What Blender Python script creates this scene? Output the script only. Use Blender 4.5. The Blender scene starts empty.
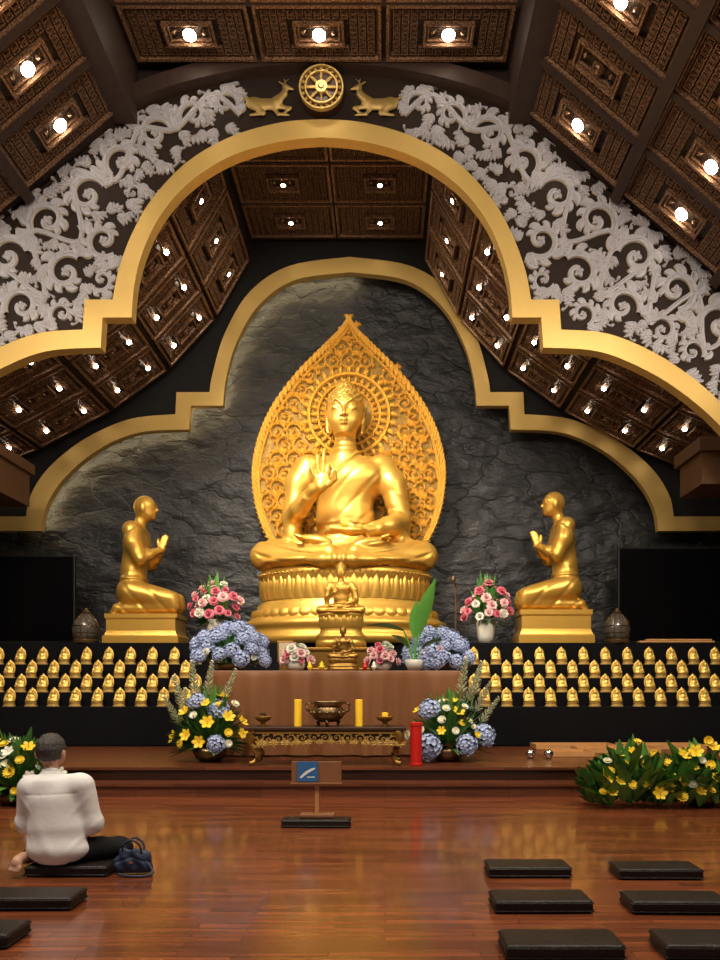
import bpy, bmesh, math, random
import numpy as np
from mathutils import Vector, Matrix, Euler
from mathutils.geometry import tessellate_polygon
random.seed(7)
CAMH=1.4; FP=720.0; VX=385.0; VY=688.0
X0=-1.05
def W(px,py,d): return Vector(((px-VX)*d/FP, d, CAMH-(py-VY)*d/FP))
C=bpy.context.scene.collection
scn=bpy.context.scene
# ------------------------------------------------------------ materials
def newmat(name):
    m=bpy.data.materials.new(name); m.use_nodes=True
    nt=m.node_tree; b=nt.nodes['Principled BSDF']
    return m,nt,b
def mat(name,col,rough=.5,metal=0.,var=.15,scale=8.,bump=0.,bscale=40.,coat=0.,emis=None,es=0.,trans=0.,spec=.5):
    m,nt,b=newmat(name); N=nt.nodes; L=nt.links
    tc=N.new('ShaderNodeTexCoord')
    nz=N.new('ShaderNodeTexNoise'); nz.inputs['Scale'].default_value=scale; nz.inputs['Detail'].default_value=4
    L.new(tc.outputs['Object'],nz.inputs['Vector'])
    mx=N.new('ShaderNodeMix'); mx.data_type='RGBA'
    a=[max(0,c*(1-var)) for c in col]; c2=[min(1,c*(1+var)) for c in col]
    mx.inputs[6].default_value=(*a,1); mx.inputs[7].default_value=(*c2,1)
    L.new(nz.outputs['Fac'],mx.inputs[0]); L.new(mx.outputs[2],b.inputs['Base Color'])
    b.inputs['Roughness'].default_value=rough; b.inputs['Metallic'].default_value=metal
    b.inputs['Coat Weight'].default_value=coat
    b.inputs['Specular IOR Level'].default_value=spec
    b.inputs['Transmission Weight'].default_value=trans
    if emis: b.inputs['Emission Color'].default_value=(*emis,1); b.inputs['Emission Strength'].default_value=es
    if bump:
        n2=N.new('ShaderNodeTexNoise'); n2.inputs['Scale'].default_value=bscale; n2.inputs['Detail'].default_value=3
        L.new(tc.outputs['Object'],n2.inputs['Vector'])
        bp=N.new('ShaderNodeBump'); bp.inputs['Strength'].default_value=bump; bp.inputs['Distance'].default_value=.02
        L.new(n2.outputs['Fac'],bp.inputs['Height']); L.new(bp.outputs['Normal'],b.inputs['Normal'])
    return m
def woodmat(name,c1,c2,rough,bw=.8,rh=.075,coat=.3):
    m,nt,b=newmat(name); N=nt.nodes; L=nt.links
    tc=N.new('ShaderNodeTexCoord')
    br=N.new('ShaderNodeTexBrick'); br.inputs['Scale'].default_value=1
    br.inputs['Brick Width'].default_value=bw; br.inputs['Row Height'].default_value=rh
    br.inputs['Mortar Size'].default_value=.003; br.inputs['Bias'].default_value=0
    br.inputs['Color1'].default_value=(*c1,1); br.inputs['Color2'].default_value=(*c2,1); br.inputs['Mortar'].default_value=(c1[0]*.18,c1[1]*.18,c1[2]*.18,1)
    br.offset=.37; br.offset_frequency=2; L.new(tc.outputs['Object'],br.inputs['Vector'])
    mp=N.new('ShaderNodeMapping'); mp.inputs['Scale'].default_value=(2.2,34.,34.)
    L.new(tc.outputs['Object'],mp.inputs['Vector'])
    nz=N.new('ShaderNodeTexNoise'); nz.inputs['Scale'].default_value=1.; nz.inputs['Detail'].default_value=6
    L.new(mp.outputs['Vector'],nz.inputs['Vector'])
    cr=N.new('ShaderNodeValToRGB'); cr.color_ramp.elements[0].position=.32; cr.color_ramp.elements[0].color=(.60,.57,.55,1)
    cr.color_ramp.elements[1].position=.68; cr.color_ramp.elements[1].color=(1.2,1.17,1.12,1)
    L.new(nz.outputs['Fac'],cr.inputs['Fac'])
    mx=N.new('ShaderNodeMix'); mx.data_type='RGBA'; mx.blend_type='MULTIPLY'; mx.inputs[0].default_value=.85
    L.new(br.outputs['Color'],mx.inputs[6]); L.new(cr.outputs['Color'],mx.inputs[7])
    L.new(mx.outputs[2],b.inputs['Base Color'])
    b.inputs['Roughness'].default_value=rough; b.inputs['Coat Weight'].default_value=coat; b.inputs['Coat Roughness'].default_value=.08
    bp=N.new('ShaderNodeBump'); bp.inputs['Strength'].default_value=.3; bp.inputs['Distance'].default_value=.003; bp.invert=True
    L.new(br.outputs['Fac'],bp.inputs['Height']); L.new(bp.outputs['Normal'],b.inputs['Normal'])
    return m
def stonemat():
    m,nt,b=newmat('black_slate'); N=nt.nodes; L=nt.links
    tc=N.new('ShaderNodeTexCoord')
    mp=N.new('ShaderNodeMapping'); mp.inputs['Scale'].default_value=(.5,.5,.9); mp.inputs['Rotation'].default_value=(0,.4,0)
    L.new(tc.outputs['Object'],mp.inputs['Vector'])
    wn=N.new('ShaderNodeTexNoise'); wn.inputs['Scale'].default_value=2.2; wn.inputs['Detail'].default_value=5
    L.new(mp.outputs['Vector'],wn.inputs['Vector'])
    mv=N.new('ShaderNodeMix'); mv.data_type='VECTOR'; mv.inputs[0].default_value=.42
    L.new(mp.outputs['Vector'],mv.inputs[4]); L.new(wn.outputs['Color'],mv.inputs[5])
    vo=N.new('ShaderNodeTexVoronoi'); vo.inputs['Scale'].default_value=2.3; vo.feature='F1'
    L.new(mv.outputs[1],vo.inputs['Vector'])
    ve=N.new('ShaderNodeTexVoronoi'); ve.inputs['Scale'].default_value=2.3; ve.feature='DISTANCE_TO_EDGE'
    L.new(mv.outputs[1],ve.inputs['Vector'])
    mr=N.new('ShaderNodeMapRange'); mr.inputs[1].default_value=0; mr.inputs[2].default_value=.035; mr.inputs[3].default_value=-.07; mr.inputs[4].default_value=0
    L.new(ve.outputs['Distance'],mr.inputs[0])
    sep=N.new('ShaderNodeSeparateColor'); L.new(vo.outputs['Color'],sep.inputs[0])
    n2=N.new('ShaderNodeTexNoise'); n2.inputs['Scale'].default_value=2.8; n2.inputs['Detail'].default_value=8; n2.inputs['Roughness'].default_value=.52
    L.new(mp.outputs['Vector'],n2.inputs['Vector'])
    s1=N.new('ShaderNodeMath'); s1.operation='MULTIPLY_ADD'; s1.inputs[1].default_value=.30
    L.new(sep.outputs[0],s1.inputs[0]); L.new(n2.outputs['Fac'],s1.inputs[2])
    s2=N.new('ShaderNodeMath'); s2.operation='MULTIPLY_ADD'; s2.inputs[1].default_value=-.45
    L.new(vo.outputs['Distance'],s2.inputs[0]); L.new(s1.outputs[0],s2.inputs[2])
    s3=N.new('ShaderNodeMath'); s3.operation='ADD'; L.new(s2.outputs[0],s3.inputs[0]); L.new(mr.outputs[0],s3.inputs[1])
    bp=N.new('ShaderNodeBump'); bp.inputs['Strength'].default_value=.75; bp.inputs['Distance'].default_value=.22
    L.new(s3.outputs[0],bp.inputs['Height']); L.new(bp.outputs['Normal'],b.inputs['Normal'])
    cr=N.new('ShaderNodeValToRGB'); cr.color_ramp.elements[0].color=(.011,.011,.012,1); cr.color_ramp.elements[1].color=(.032,.032,.034,1)
    cr.color_ramp.elements[0].position=.3; cr.color_ramp.elements[1].position=.75
    L.new(n2.outputs['Fac'],cr.inputs['Fac']); L.new(cr.outputs['Color'],b.inputs['Base Color'])
    b.inputs['Roughness'].default_value=.40; b.inputs['Specular IOR Level'].default_value=.28
    return m
def coffermat():
    m,nt,b=newmat('carved_bronze_wood'); N=nt.nodes; L=nt.links
    tc=N.new('ShaderNodeTexCoord')
    vo=N.new('ShaderNodeTexVoronoi'); vo.inputs['Scale'].default_value=44; vo.feature='SMOOTH_F1'
    L.new(tc.outputs['Object'],vo.inputs['Vector'])
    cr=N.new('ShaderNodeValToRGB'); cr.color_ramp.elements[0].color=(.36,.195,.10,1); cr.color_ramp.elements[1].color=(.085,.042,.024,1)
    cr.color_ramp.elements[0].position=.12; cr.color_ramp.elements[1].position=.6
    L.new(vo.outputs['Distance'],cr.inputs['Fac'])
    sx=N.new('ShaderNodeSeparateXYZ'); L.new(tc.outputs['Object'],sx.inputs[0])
    mr=N.new('ShaderNodeMapRange'); mr.inputs[1].default_value=.035; mr.inputs[2].default_value=.08; mr.inputs[3].default_value=.13; mr.inputs[4].default_value=1.15  # occlusion shade painted into the colour: sunken carving goes darker
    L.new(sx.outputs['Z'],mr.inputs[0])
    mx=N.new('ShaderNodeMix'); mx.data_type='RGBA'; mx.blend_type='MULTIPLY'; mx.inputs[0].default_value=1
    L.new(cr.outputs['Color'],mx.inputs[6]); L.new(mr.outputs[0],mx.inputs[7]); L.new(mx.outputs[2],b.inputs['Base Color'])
    bp=N.new('ShaderNodeBump'); bp.inputs['Strength'].default_value=.5; bp.inputs['Distance'].default_value=.012; bp.invert=True
    L.new(vo.outputs['Distance'],bp.inputs['Height']); L.new(bp.outputs['Normal'],b.inputs['Normal'])
    b.inputs['Roughness'].default_value=.36; b.inputs['Metallic'].default_value=.45
    return m
M={}
M['gold']=mat('gold_paint',(.60,.345,.062),.36,.66,.08,3,.06,12)
M['gold_trim']=mat('gold_trim',(.56,.37,.11),.45,.45,.06,2,.05,20)
M['gold_relief']=mat('gold_relief',(.34,.225,.07),.45,.5,.06,2)
M['gold_bright']=mat('gold_bright',(.80,.54,.13),.38,.45,.08,3)
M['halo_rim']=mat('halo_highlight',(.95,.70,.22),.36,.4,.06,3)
M['halo_in']=mat('halo_gold',(.80,.53,.12),.38,.45,.08,5)
M['gold_dark']=mat('gold_aged',(.36,.20,.045),.35,.8,.2,10)
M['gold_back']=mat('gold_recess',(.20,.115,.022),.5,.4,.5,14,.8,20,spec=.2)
M['relief_rim']=mat('relief_gilt_edge',(.46,.40,.31),.5,.1,.1,6)
M['relief_in']=mat('relief_lavender_grey',(.325,.31,.34),.62,0,.14,5)
M['spandrel']=mat('dark_brown_plaster',(.020,.012,.009),.7,0,.3,4,.2,30,spec=.15)
M['ceil']=mat('dark_timber',(.020,.012,.009),.6,0,.3,6,spec=.2)
M['beam']=mat('brown_timber',(.036,.021,.016),.5,0,.25,6,spec=.22)
M['cornice']=mat('cornice_timber',(.085,.04,.017),.5,0,.2,6,spec=.3)
M['screenwall']=mat('dark_grey_plaster',(.011,.010,.010),.7,0,.2,4,spec=.15)
M['stone']=stonemat(); M['coffer']=coffermat()
M['floor']=woodmat('floor_strips',(.27,.078,.029),(.135,.036,.014),.27)
M['stagewood']=woodmat('stage_strips',(.18,.052,.020),(.10,.029,.012),.34,coat=.15)
M['black_cloth']=mat('black_cloth',(.005,.005,.006),.9,0,.3,5,.1,60,spec=.08)
M['cushion']=mat('black_vinyl',(.014,.010,.009),.42,0,.2,6,.3,60,spec=.35)
M['brown_satin']=mat('brown_satin',(.20,.082,.034),.42,0,.12,3,spec=.3)
M['screen']=mat('screen_black',(.002,.002,.0025),.2,0,.1,2,spec=.15)
M['plastic']=mat('black_plastic',(.006,.006,.006),.45,spec=.25)
M['lamp']=mat('lamp_disc',(1,.95,.85),.5,emis=(1,.88,.70),es=60)
M['lamp2']=mat('lamp_disc_small',(1,.95,.85),.5,emis=(1,.88,.70),es=30)
M['led']=mat('led_strip',(1,.95,.85),.5,emis=(1,.82,.48),es=30)
M['leaf']=mat('leaf_green',(.045,.16,.03),.45,0,.5,9)
M['leaf2']=mat('leaf_light_green',(.11,.29,.05),.45,0,.4,9)
M['leaf3']=mat('leaf_bright_green',(.10,.31,.05),.4,0,.2,5)
M['bluef']=mat('hydrangea_blue',(.42,.50,.76),.6,0,.35,6)
M['pinkf']=mat('petal_pink',(.72,.20,.28),.6,0,.25,20)
M['palepink']=mat('petal_pale_pink',(.85,.55,.55),.6,0,.15,20)
M['whitef']=mat('petal_white',(.80,.80,.70),.6,0,.1,20)
M['creamf']=mat('spike_cream',(.66,.66,.48),.6,0,.15,20)
M['yellowf']=mat('petal_yellow',(.88,.62,.03),.55,0,.12,20)
M['candle']=mat('yellow_wax',(.95,.58,.03),.5,0,.05,5,emis=(1,.55,.02),es=.15)
M['bronze']=mat('bronze_dark',(.20,.13,.06),.3,.85,.3,14)
M['darkwood']=mat('dark_carved_wood',(.045,.02,.012),.4,0,.3,8,spec=.3)
M['red']=mat('red_lacquer',(.55,.015,.012),.35,0,.1,5)
M['tray']=mat('light_wood',(.50,.25,.09),.5,0,.2,7)
M['lect']=mat('lectern_wood',(.24,.105,.045),.4,0,.2,7)
M['bluecard']=mat('blue_card',(.03,.14,.38),.5)
M['white']=mat('white_print',(.85,.85,.82),.5,0,.03)
M['skin']=mat('skin',(.56,.32,.22),.5,0,.1,8)
M['hair']=mat('greying_dark_hair',(.055,.048,.045),.55,0,.6,60,.6,90)
M['shirt']=mat('white_shirt',(.86,.85,.87),.8,0,.02,4,.1,25)
M['pants']=mat('black_trousers',(.010,.010,.012),.8,0,.2,5,spec=.2)
M['bag']=mat('navy_canvas',(.020,.036,.085),.55,0,.2,9,.2,60)
M['glass']=mat('smoked_glass',(.07,.06,.05),.15,0,.2,5,spec=.6)
M['pot']=mat('white_ceramic',(.6,.58,.52),.25,0,.05)
M['chrome']=mat('chrome',(.7,.7,.7),.15,1,.02)
M['paper']=mat('portrait_paper',(.55,.42,.30),.6,0,.5,40)
# ------------------------------------------------------------ helpers
def mesh(name,v,f,mats,smooth=False,mi=None):
    me=bpy.data.meshes.new(name); me.from_pydata([tuple(p) for p in v],[],f)
    for m in (mats if isinstance(mats,(list,tuple)) else [mats]): me.materials.append(m)
    if mi is not None: me.polygons.foreach_set('material_index',mi)
    if smooth: me.polygons.foreach_set('use_smooth',[True]*len(me.polygons))
    me.update(); return me
def fixn(me):
    bm=bmesh.new(); bm.from_mesh(me); bmesh.ops.recalc_face_normals(bm,faces=bm.faces); bm.to_mesh(me); bm.free(); return me
def add(name,me,loc=(0,0,0),parent=None,rot=None,scale=None):
    o=bpy.data.objects.new(name,me); C.objects.link(o); o.location=loc
    if rot: o.rotation_euler=rot
    if scale is not None: o.scale=(scale,)*3 if isinstance(scale,(int,float)) else scale
    if parent: o.parent=parent
    return o
def empty(name,loc): 
    o=bpy.data.objects.new(name,None); o.empty_display_size=.1; C.objects.link(o); o.location=loc; return o
def meta(o,label,cat,group=None):
    o['label']=label; o['category']=cat
    if group: o['group']=group
    return o
def struct(o): o['kind']='structure'; return o
def box(x0,x1,y0,y1,z0,z1):
    v=[(x0,y0,z0),(x1,y0,z0),(x1,y1,z0),(x0,y1,z0),(x0,y0,z1),(x1,y0,z1),(x1,y1,z1),(x0,y1,z1)]
    f=[(0,3,2,1),(4,5,6,7),(0,1,5,4),(1,2,6,5),(2,3,7,6),(3,0,4,7)]
    return v,f
class B:
    def __init__(s): s.v=[];s.f=[];s.m=[]
    def add(s,v,f,mi=0):
        n=len(s.v); s.v+= [tuple(p) for p in v]; s.f+=[tuple(i+n for i in q) for q in f]; s.m+=[mi]*len(f)
    def box(s,*a,mi=0): s.add(*box(*a),mi=mi)
    def lathe(s,prof,c=(0,0,0),n=20,sx=1,sy=1,mi=0):
        v=[];f=[]
        for r,z in prof:
            for i in range(n):
                a=2*math.pi*i/n; v.append((c[0]+r*sx*math.cos(a),c[1]+r*sy*math.sin(a),c[2]+z))
        for j in range(len(prof)-1):
            for i in range(n):
                k=(i+1)%n; f.append((j*n+i,j*n+k,(j+1)*n+k,(j+1)*n+i))
        f.append(tuple(range(n-1,-1,-1))); f.append(tuple((len(prof)-1)*n+i for i in range(n)))
        s.add(v,f,mi)
    def tube(s,pts,r,n=6,mi=0):
        pts=[Vector(p) for p in pts]; v=[];f=[]
        for i,p in enumerate(pts):
            t=(pts[min(i+1,len(pts)-1)]-pts[max(i-1,0)]).normalized()
            a=t.cross(Vector((0,0,1))) if abs(t.z)<.9 else t.cross(Vector((1,0,0)))
            a.normalize(); b=t.cross(a)
            rr=r[i] if isinstance(r,(list,tuple)) else r
            for k in range(n):
                q=2*math.pi*k/n; v.append(p+a*math.cos(q)*rr+b*math.sin(q)*rr)
        for i in range(len(pts)-1):
            for k in range(n):
                l=(k+1)%n; f.append((i*n+k,i*n+l,(i+1)*n+l,(i+1)*n+k))
        f.append(tuple(range(n-1,-1,-1))); f.append(tuple((len(pts)-1)*n+k for k in range(n)))
        s.add(v,f,mi)
    def mesh(s,name,mats,smooth=False):
        return mesh(name,s.v,s.f,mats,smooth,s.m)
def bevel(o,w,seg=2):
    m=o.modifiers.new('bevel','BEVEL'); m.width=w; m.segments=seg; m.limit_method='ANGLE'; return o
def extrude_poly(pts,y0,y1):
    n=len(pts); v=[(p[0],y0,p[1]) for p in pts]+[(p[0],y1,p[1]) for p in pts]
    t=tessellate_polygon([[Vector((p[0],p[1],0)) for p in pts]])
    f=[tuple(q) for q in t]+[tuple(i+n for i in reversed(q)) for q in t]
    for i in range(n):
        j=(i+1)%n; f.append((i,j,j+n,i+n))
    return v,f
def cr(pts,n=6):
    P=[Vector(p) for p in pts]; out=[]
    for i in range(len(P)-1):
        a=P[max(i-1,0)];b=P[i];c=P[i+1];d=P[min(i+2,len(P)-1)]
        for k in range(n):
            t=k/n
            out.append(.5*((2*b)+(c-a)*t+(2*a-5*b+4*c-d)*t*t+(3*b-a-3*c+d)*t**3))
    out.append(P[-1]); return out
# ------------------------------------------------------------ SDF sculpting
class SDF:
    def __init__(s,lo,hi,h):
        s.h=h; s.lo=np.array(lo,float)
        s.ax=[np.arange(lo[i],hi[i]+h,h,dtype=np.float32) for i in range(3)]
        s.F=np.full([len(a) for a in s.ax],30.,np.float32)
    def sub(s,lo,hi):
        sl=[]
        for i in range(3):
            a=max(0,int((lo[i]-s.lo[i])/s.h)); b=min(len(s.ax[i]),int((hi[i]-s.lo[i])/s.h)+2); sl.append(slice(a,max(a,b)))
        g=np.meshgrid(*[s.ax[i][sl[i]] for i in range(3)],indexing='ij',sparse=True)
        return tuple(sl),g
    def mix(s,sl,d,k,carve=False):
        a=s.F[sl]
        if a.size==0: return
        if carve: a=-a
        h=np.clip(.5+.5*(a-d)/k,0,1)
        r=a*(1-h)+d*h-k*h*(1-h)
        s.F[sl]=-r if carve else r
    def cone(s,a,b,r1,r2,k=3.,carve=False):
        a=np.array(a,float);b=np.array(b,float);p=max(r1,r2)+k+3*s.h+2
        sl,(X,Y,Z)=s.sub(np.minimum(a,b)-p,np.maximum(a,b)+p)
        ba=b-a; L=max(1e-6,(ba**2).sum())
        t=np.clip(((X-a[0])*ba[0]+(Y-a[1])*ba[1]+(Z-a[2])*ba[2])/L,0,1)
        d=np.sqrt((X-a[0]-t*ba[0])**2+(Y-a[1]-t*ba[1])**2+(Z-a[2]-t*ba[2])**2)-(r1+(r2-r1)*t)
        s.mix(sl,d.astype(np.float32),k,carve)
    def chain(s,pts,rs,k=3.):
        for i in range(len(pts)-1): s.cone(pts[i],pts[i+1],rs[i],rs[i+1],k)
    def ell(s,c,r,k=3.,rot=None,carve=False):
        c=np.array(c,float);r=np.array(r,float); R=max(r) if rot is not None else None
        pad=(np.array([R]*3) if R else r)+k+3*s.h+2
        sl,(X,Y,Z)=s.sub(c-pad,c+pad)
        x=X-c[0];y=Y-c[1];z=Z-c[2]
        if rot is not None:
            m=np.array(Euler([math.radians(q) for q in rot]).to_matrix().transposed())
            x,y,z=(m[0,0]*x+m[0,1]*y+m[0,2]*z, m[1,0]*x+m[1,1]*y+m[1,2]*z, m[2,0]*x+m[2,1]*y+m[2,2]*z)
        k0=np.sqrt((x/r[0])**2+(y/r[1])**2+(z/r[2])**2)
        k1=np.sqrt((x/r[0]**2)**2+(y/r[1]**2)**2+(z/r[2]**2)**2)+1e-6
        s.mix(sl,(k0*(k0-1)/k1).astype(np.float32),k,carve)
    def disp(s,lo,hi,fn):
        sl,(X,Y,Z)=s.sub(lo,hi)
        s.F[sl]=s.F[sl]-fn(X,Y,Z).astype(np.float32)
    def mesh(s,name,mats,scale=1.,flip=False):
        F=s.F; F[0]=F[-1]=9; F[:,0]=9;F[:,-1]=9;F[:,:,0]=9;F[:,:,-1]=9
        ins=F<0; n=np.zeros([q-1 for q in F.shape],np.int8)
        cs=[(a,b,c) for a in(0,1) for b in(0,1) for c in(0,1)]
        S=F.shape
        for a,b,c in cs: n+=ins[a:S[0]-1+a,b:S[1]-1+b,c:S[2]-1+c]
        act=(n>0)&(n<8); I,J,K=np.nonzero(act)
        idx=np.full(act.shape,-1,np.int64); idx[I,J,K]=np.arange(len(I))
        P=np.zeros((len(I),3));cnt=np.zeros(len(I))
        for p in cs:
            for ax in range(3):
                if p[ax]==1: continue
                q=list(p);q[ax]=1
                va=F[I+p[0],J+p[1],K+p[2]];vb=F[I+q[0],J+q[1],K+q[2]]
                cx=(va<0)!=(vb<0); den=np.where(cx,va-vb,1); t=np.where(cx,va/den,0)
                for d in range(3):
                    P[:,d]+=np.where(cx,p[d]+(t if d==ax else 0),0)
                cnt+=cx
        P/=np.maximum(cnt,1)[:,None]
        P+=np.stack([I,J,K],1); P=P*s.h+s.lo
        faces=[]
        for ax in range(3):
            o=[0,1,2]; o.remove(ax)
            A=[slice(None)]*3;Bq=[slice(None)]*3;A[ax]=slice(0,-1);Bq[ax]=slice(1,None)
            d=(ins[tuple(A)]!=ins[tuple(Bq)])
            i,j,k=np.nonzero(d); e=np.stack([i,j,k],1)
            ok=(e[:,o[0]]>0)&(e[:,o[1]]>0)&(e[:,o[0]]<S[o[0]]-1)&(e[:,o[1]]<S[o[1]]-1); e=e[ok]
            sg=ins[e[:,0],e[:,1],e[:,2]]
            q=[]
            for (u,w) in ((1,1),(0,1),(0,0),(1,0)):
                c=e.copy(); c[:,o[0]]-=u; c[:,o[1]]-=w; q.append(idx[c[:,0],c[:,1],c[:,2]])
            q=np.stack(q,1)
            fl=sg if ax!=1 else ~sg
            if flip: fl=~fl
            q=np.where(fl[:,None],q,q[:,::-1]); faces.append(q)
        Fc=np.concatenate(faces)
        P=P*scale
        if flip: P[:,0]*=-1
        me=bpy.data.meshes.new(name); me.from_pydata(P.tolist(),[],Fc.tolist())
        for m in (mats if isinstance(mats,(list,tuple)) else [mats]): me.materials.append(m)
        me.polygons.foreach_set('use_smooth',[True]*len(me.polygons)); me.update(); return me
def sstep(a,b,x):
    t=np.clip((x-a)/(b-a),0,1); return t*t*(3-2*t)
# ------------------------------------------------------------ room
def wallbox(name,a,m):
    v,f=box(*a); return struct(add(name,mesh(name,v,f,m)))
wallbox('floor',(-11,9,-4,9.25,-.1,0),M['floor'])
XL,XR=X0-9.6,X0+9.6
wallbox('wall_left',(XL-.2,XL,-4,16.7,-.1,6.4),M['spandrel'])
wallbox('wall_right',(XR,XR+.2,-4,16.7,-.1,6.4),M['spandrel'])
wallbox('wall_back',(XL,XR,16.5,16.7,-.1,12.4),M['stone'])
ZC=11.9; ZR=11.4
prof=[(XL-.2,5.65),(X0-3.3,11.2),(X0-3.3,ZC),(X0+3.3,ZC),(X0+3.3,11.2),(XR+.2,5.65),(XR+.2,6.4),(X0+3.6,12.4),(X0-3.6,12.4),(XL-.2,6.4)]
v,f=extrude_poly(prof,-4,12.36); struct(add('ceiling',fixn(mesh('ceiling',v,f,M['ceil']))))
RP=[(1.95,ZR),(2.0,10.9),(2.75,9.6),(3.75,8.5),(5.0,7.6),(6.6,6.75),(8.2,6.1),(9.6,5.6)]
prof=[(X0-x,z) for x,z in reversed(RP)]+[(X0+x,z) for x,z in RP]+[(XR,12.5),(XL,12.5)]
v,f=extrude_poly(prof,12.37,16.49); struct(add('ceiling',fixn(mesh('ceiling',v,f,M['ceil']))))
tn=[0]
def trim(me,**k):
    tn[0]+=1; return struct(add('trim_%d'%tn[0],me,**k))
def seg_mtx(side,a,b,t,d):
    tx=Vector((side*(b[0]-a[0]),0,b[1]-a[1])).normalized()
    n=Vector((tx.z,0,-tx.x))
    if n.z>0: n=-n
    o=Vector((X0+side*(a[0]+(b[0]-a[0])*t),d,a[1]+(b[1]-a[1])*t))
    ey=Vector((0,1,0)); ex=ey.cross(n); m=Matrix.Identity(4)
    for i in range(3): m[i][0]=ex[i];m[i][1]=ey[i];m[i][2]=n[i];m[i][3]=o[i]
    return m
SA=(3.3,11.2); SBp=(9.6,11.2-6.3*.858)
def slope_mtx(side,xr,d): return seg_mtx(side,SA,SBp,(xr-3.3)/6.3,d)
def flat_mtx(x,d,z):
    m=Matrix.Identity(4); m[0][0]=-1; m[2][2]=-1; m[0][3]=x;m[1][3]=d;m[2][3]=z; return m
def coffer(w,h,nx,ny,hw,hh):
    b=B(); 
    def rings(w,h,ring,z0=0):
        vs=[];fs=[]
        for i,z in ring:
            a=w/2-i;c=h/2-i; vs+=[(-a,-c,z0+z),(a,-c,z0+z),(a,c,z0+z),(-a,c,z0+z)]
        for k in range(len(ring)-1):
            for e in range(4):
                g=(e+1)%4; fs.append((k*4+e,k*4+g,k*4+4+g,k*4+4+e))
        l=(len(ring)-1)*4; fs.append((l,l+1,l+2,l+3)); b.add(vs,fs)
    rings(w,h,[(0,0),(0,.11),(.045,.11),(.055,.05),(.075,.05),(.085,.02)])
    iw=w-.19;ih=h-.19;tw=iw/nx;th=ih/ny
    for i in range(nx):
        for j in range(ny):
            cx=-iw/2+tw*(i+.5);cy=-ih/2+th*(j+.5)
            if abs(cx)<hw/2+tw*.3 and abs(cy)<hh/2+th*.3: continue
            a=tw*.43;c=th*.40
            vs=[]
            for s,z in((1,.02),(.94,.085),(.74,.085),(.66,.04)):
                vs+=[(cx-a*s,cy-c*s,z),(cx+a*s,cy-c*s,z),(cx+a*s,cy+c*s,z),(cx-a*s,cy+c*s,z)]
            fs=[(k*4+e,k*4+(e+1)%4,k*4+4+(e+1)%4,k*4+4+e) for k in range(3) for e in range(4)]
            b.add(vs,fs)
            for ox in (-.33,.33):
                q=.30; x=cx+a*ox
                b.add([(x-a*q,cy,.04),(x,cy-c*.5,.04),(x+a*q,cy,.04),(x,cy+c*.5,.04),(x,cy,.10)],[(0,1,4),(1,2,4),(2,3,4),(3,0,4)])
    rings(hw,hh,[(0,.02),(0,.13),(.035,.13),(.045,.05),(.065,.05),(.07,.09),(.085,.09),(.095,.03)])
    R=min(hw,hh)/2-.10
    for k in range(14):
        a=2*math.pi*k/14
        p=lambda r,t,z:(r*math.cos(a+t),r*math.sin(a+t),z)
        b.add([p(R*.5,-.2,.05),p(R*.8,-.2,.08),p(R,0,.05),p(R*.8,.2,.08),p(R*.5,.2,.05),p(R*.75,0,.13)],[(0,1,5),(1,2,5),(2,3,5),(3,4,5),(4,0,5)])
    for sx in(-1,1):
        for k in range(5):
            a=k*2*math.pi/5; x=sx*(hw/2-.16); r=.05
            b.add([(x,0,.1),(x+r*math.cos(a),r*math.sin(a),.05),(x+r*math.cos(a+.8),r*math.sin(a+.8),.09)],[(0,1,2)])
    b.lathe([(R*.62,.03),(R*.62,.11),(R*.5,.13),(R*.42,.09)],n=20)
    return fixn(b.mesh('coffer',M['coffer']))
def disc(r,m,dep=.04):
    b=B(); b.lathe([(r,0),(r,dep*.6),(r*.8,dep)],n=20); return b.mesh('lamp',m)
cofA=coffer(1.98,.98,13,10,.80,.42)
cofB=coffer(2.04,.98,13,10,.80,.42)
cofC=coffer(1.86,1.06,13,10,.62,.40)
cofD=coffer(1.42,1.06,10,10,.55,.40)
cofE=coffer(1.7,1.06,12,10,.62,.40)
lampA=disc(.10,M['lamp']); lampB=disc(.044,M['lamp2'])
def light_obj(me,mtx,grp):
    o=add('downlight',me); o.matrix_world=mtx
    meta(o,'round glowing recessed downlight in a carved ceiling rosette','ceiling light',grp)
def off(m,z,x=0): return m@Matrix.Translation((x,0,z))
G1='downlights over the hall'; G2='small downlights above the altar'
for i,d in enumerate((11.46,10.42,9.38)):
    for x in (-2.06,0,2.06):
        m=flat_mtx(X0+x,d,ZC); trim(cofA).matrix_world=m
        if i%2==0: light_obj(lampA,off(m,.1),G1)
for i,d in enumerate((11.46,10.42,9.38,8.34,7.3,6.26)):
    for sd in(-1,1):
        for xr in (4.19,5.84,7.49):
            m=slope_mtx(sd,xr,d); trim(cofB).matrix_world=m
            if not (i%2==1 and sd==1 and xr<5): light_obj(lampA,off(m,.1),G1)
for d in (13.0,14.15,15.3):
    for x in (-.95,.95):
        m=flat_mtx(X0+x,d,ZR); trim(cofC).matrix_world=m; light_obj(lampB,off(m,.1),G2)
    for sd in(-1,1):
        for k,me,ls in ((1,cofD,(0,)),(2,cofD,(-.4,.4)),(3,cofD,(-.4,.4)),(4,cofE,(-.45,.45)),(5,cofE,(-.45,.45)),(6,cofD,(0,))):
            m=seg_mtx(sd,RP[k],RP[k+1],.5,d); trim(me).matrix_world=m
            for s in ls: light_obj(lampB,off(m,.1,s),G2)
b=B()
for sd in(-1,1):
    xa=X0+sd*3.13; xb=X0+sd*3.5
    b.box(min(xa,xb),max(xa,xb),-4,12.15,10.92,ZC+.03)
trim(b.mesh('ribs',M['beam']))
for d in (10.94,9.9,8.86):
    b=B(); b.box(X0-3.2,X0+3.2,d-.05,d+.05,ZC-.10,ZC+.02); trim(b.mesh('rib',M['beam']))
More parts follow.
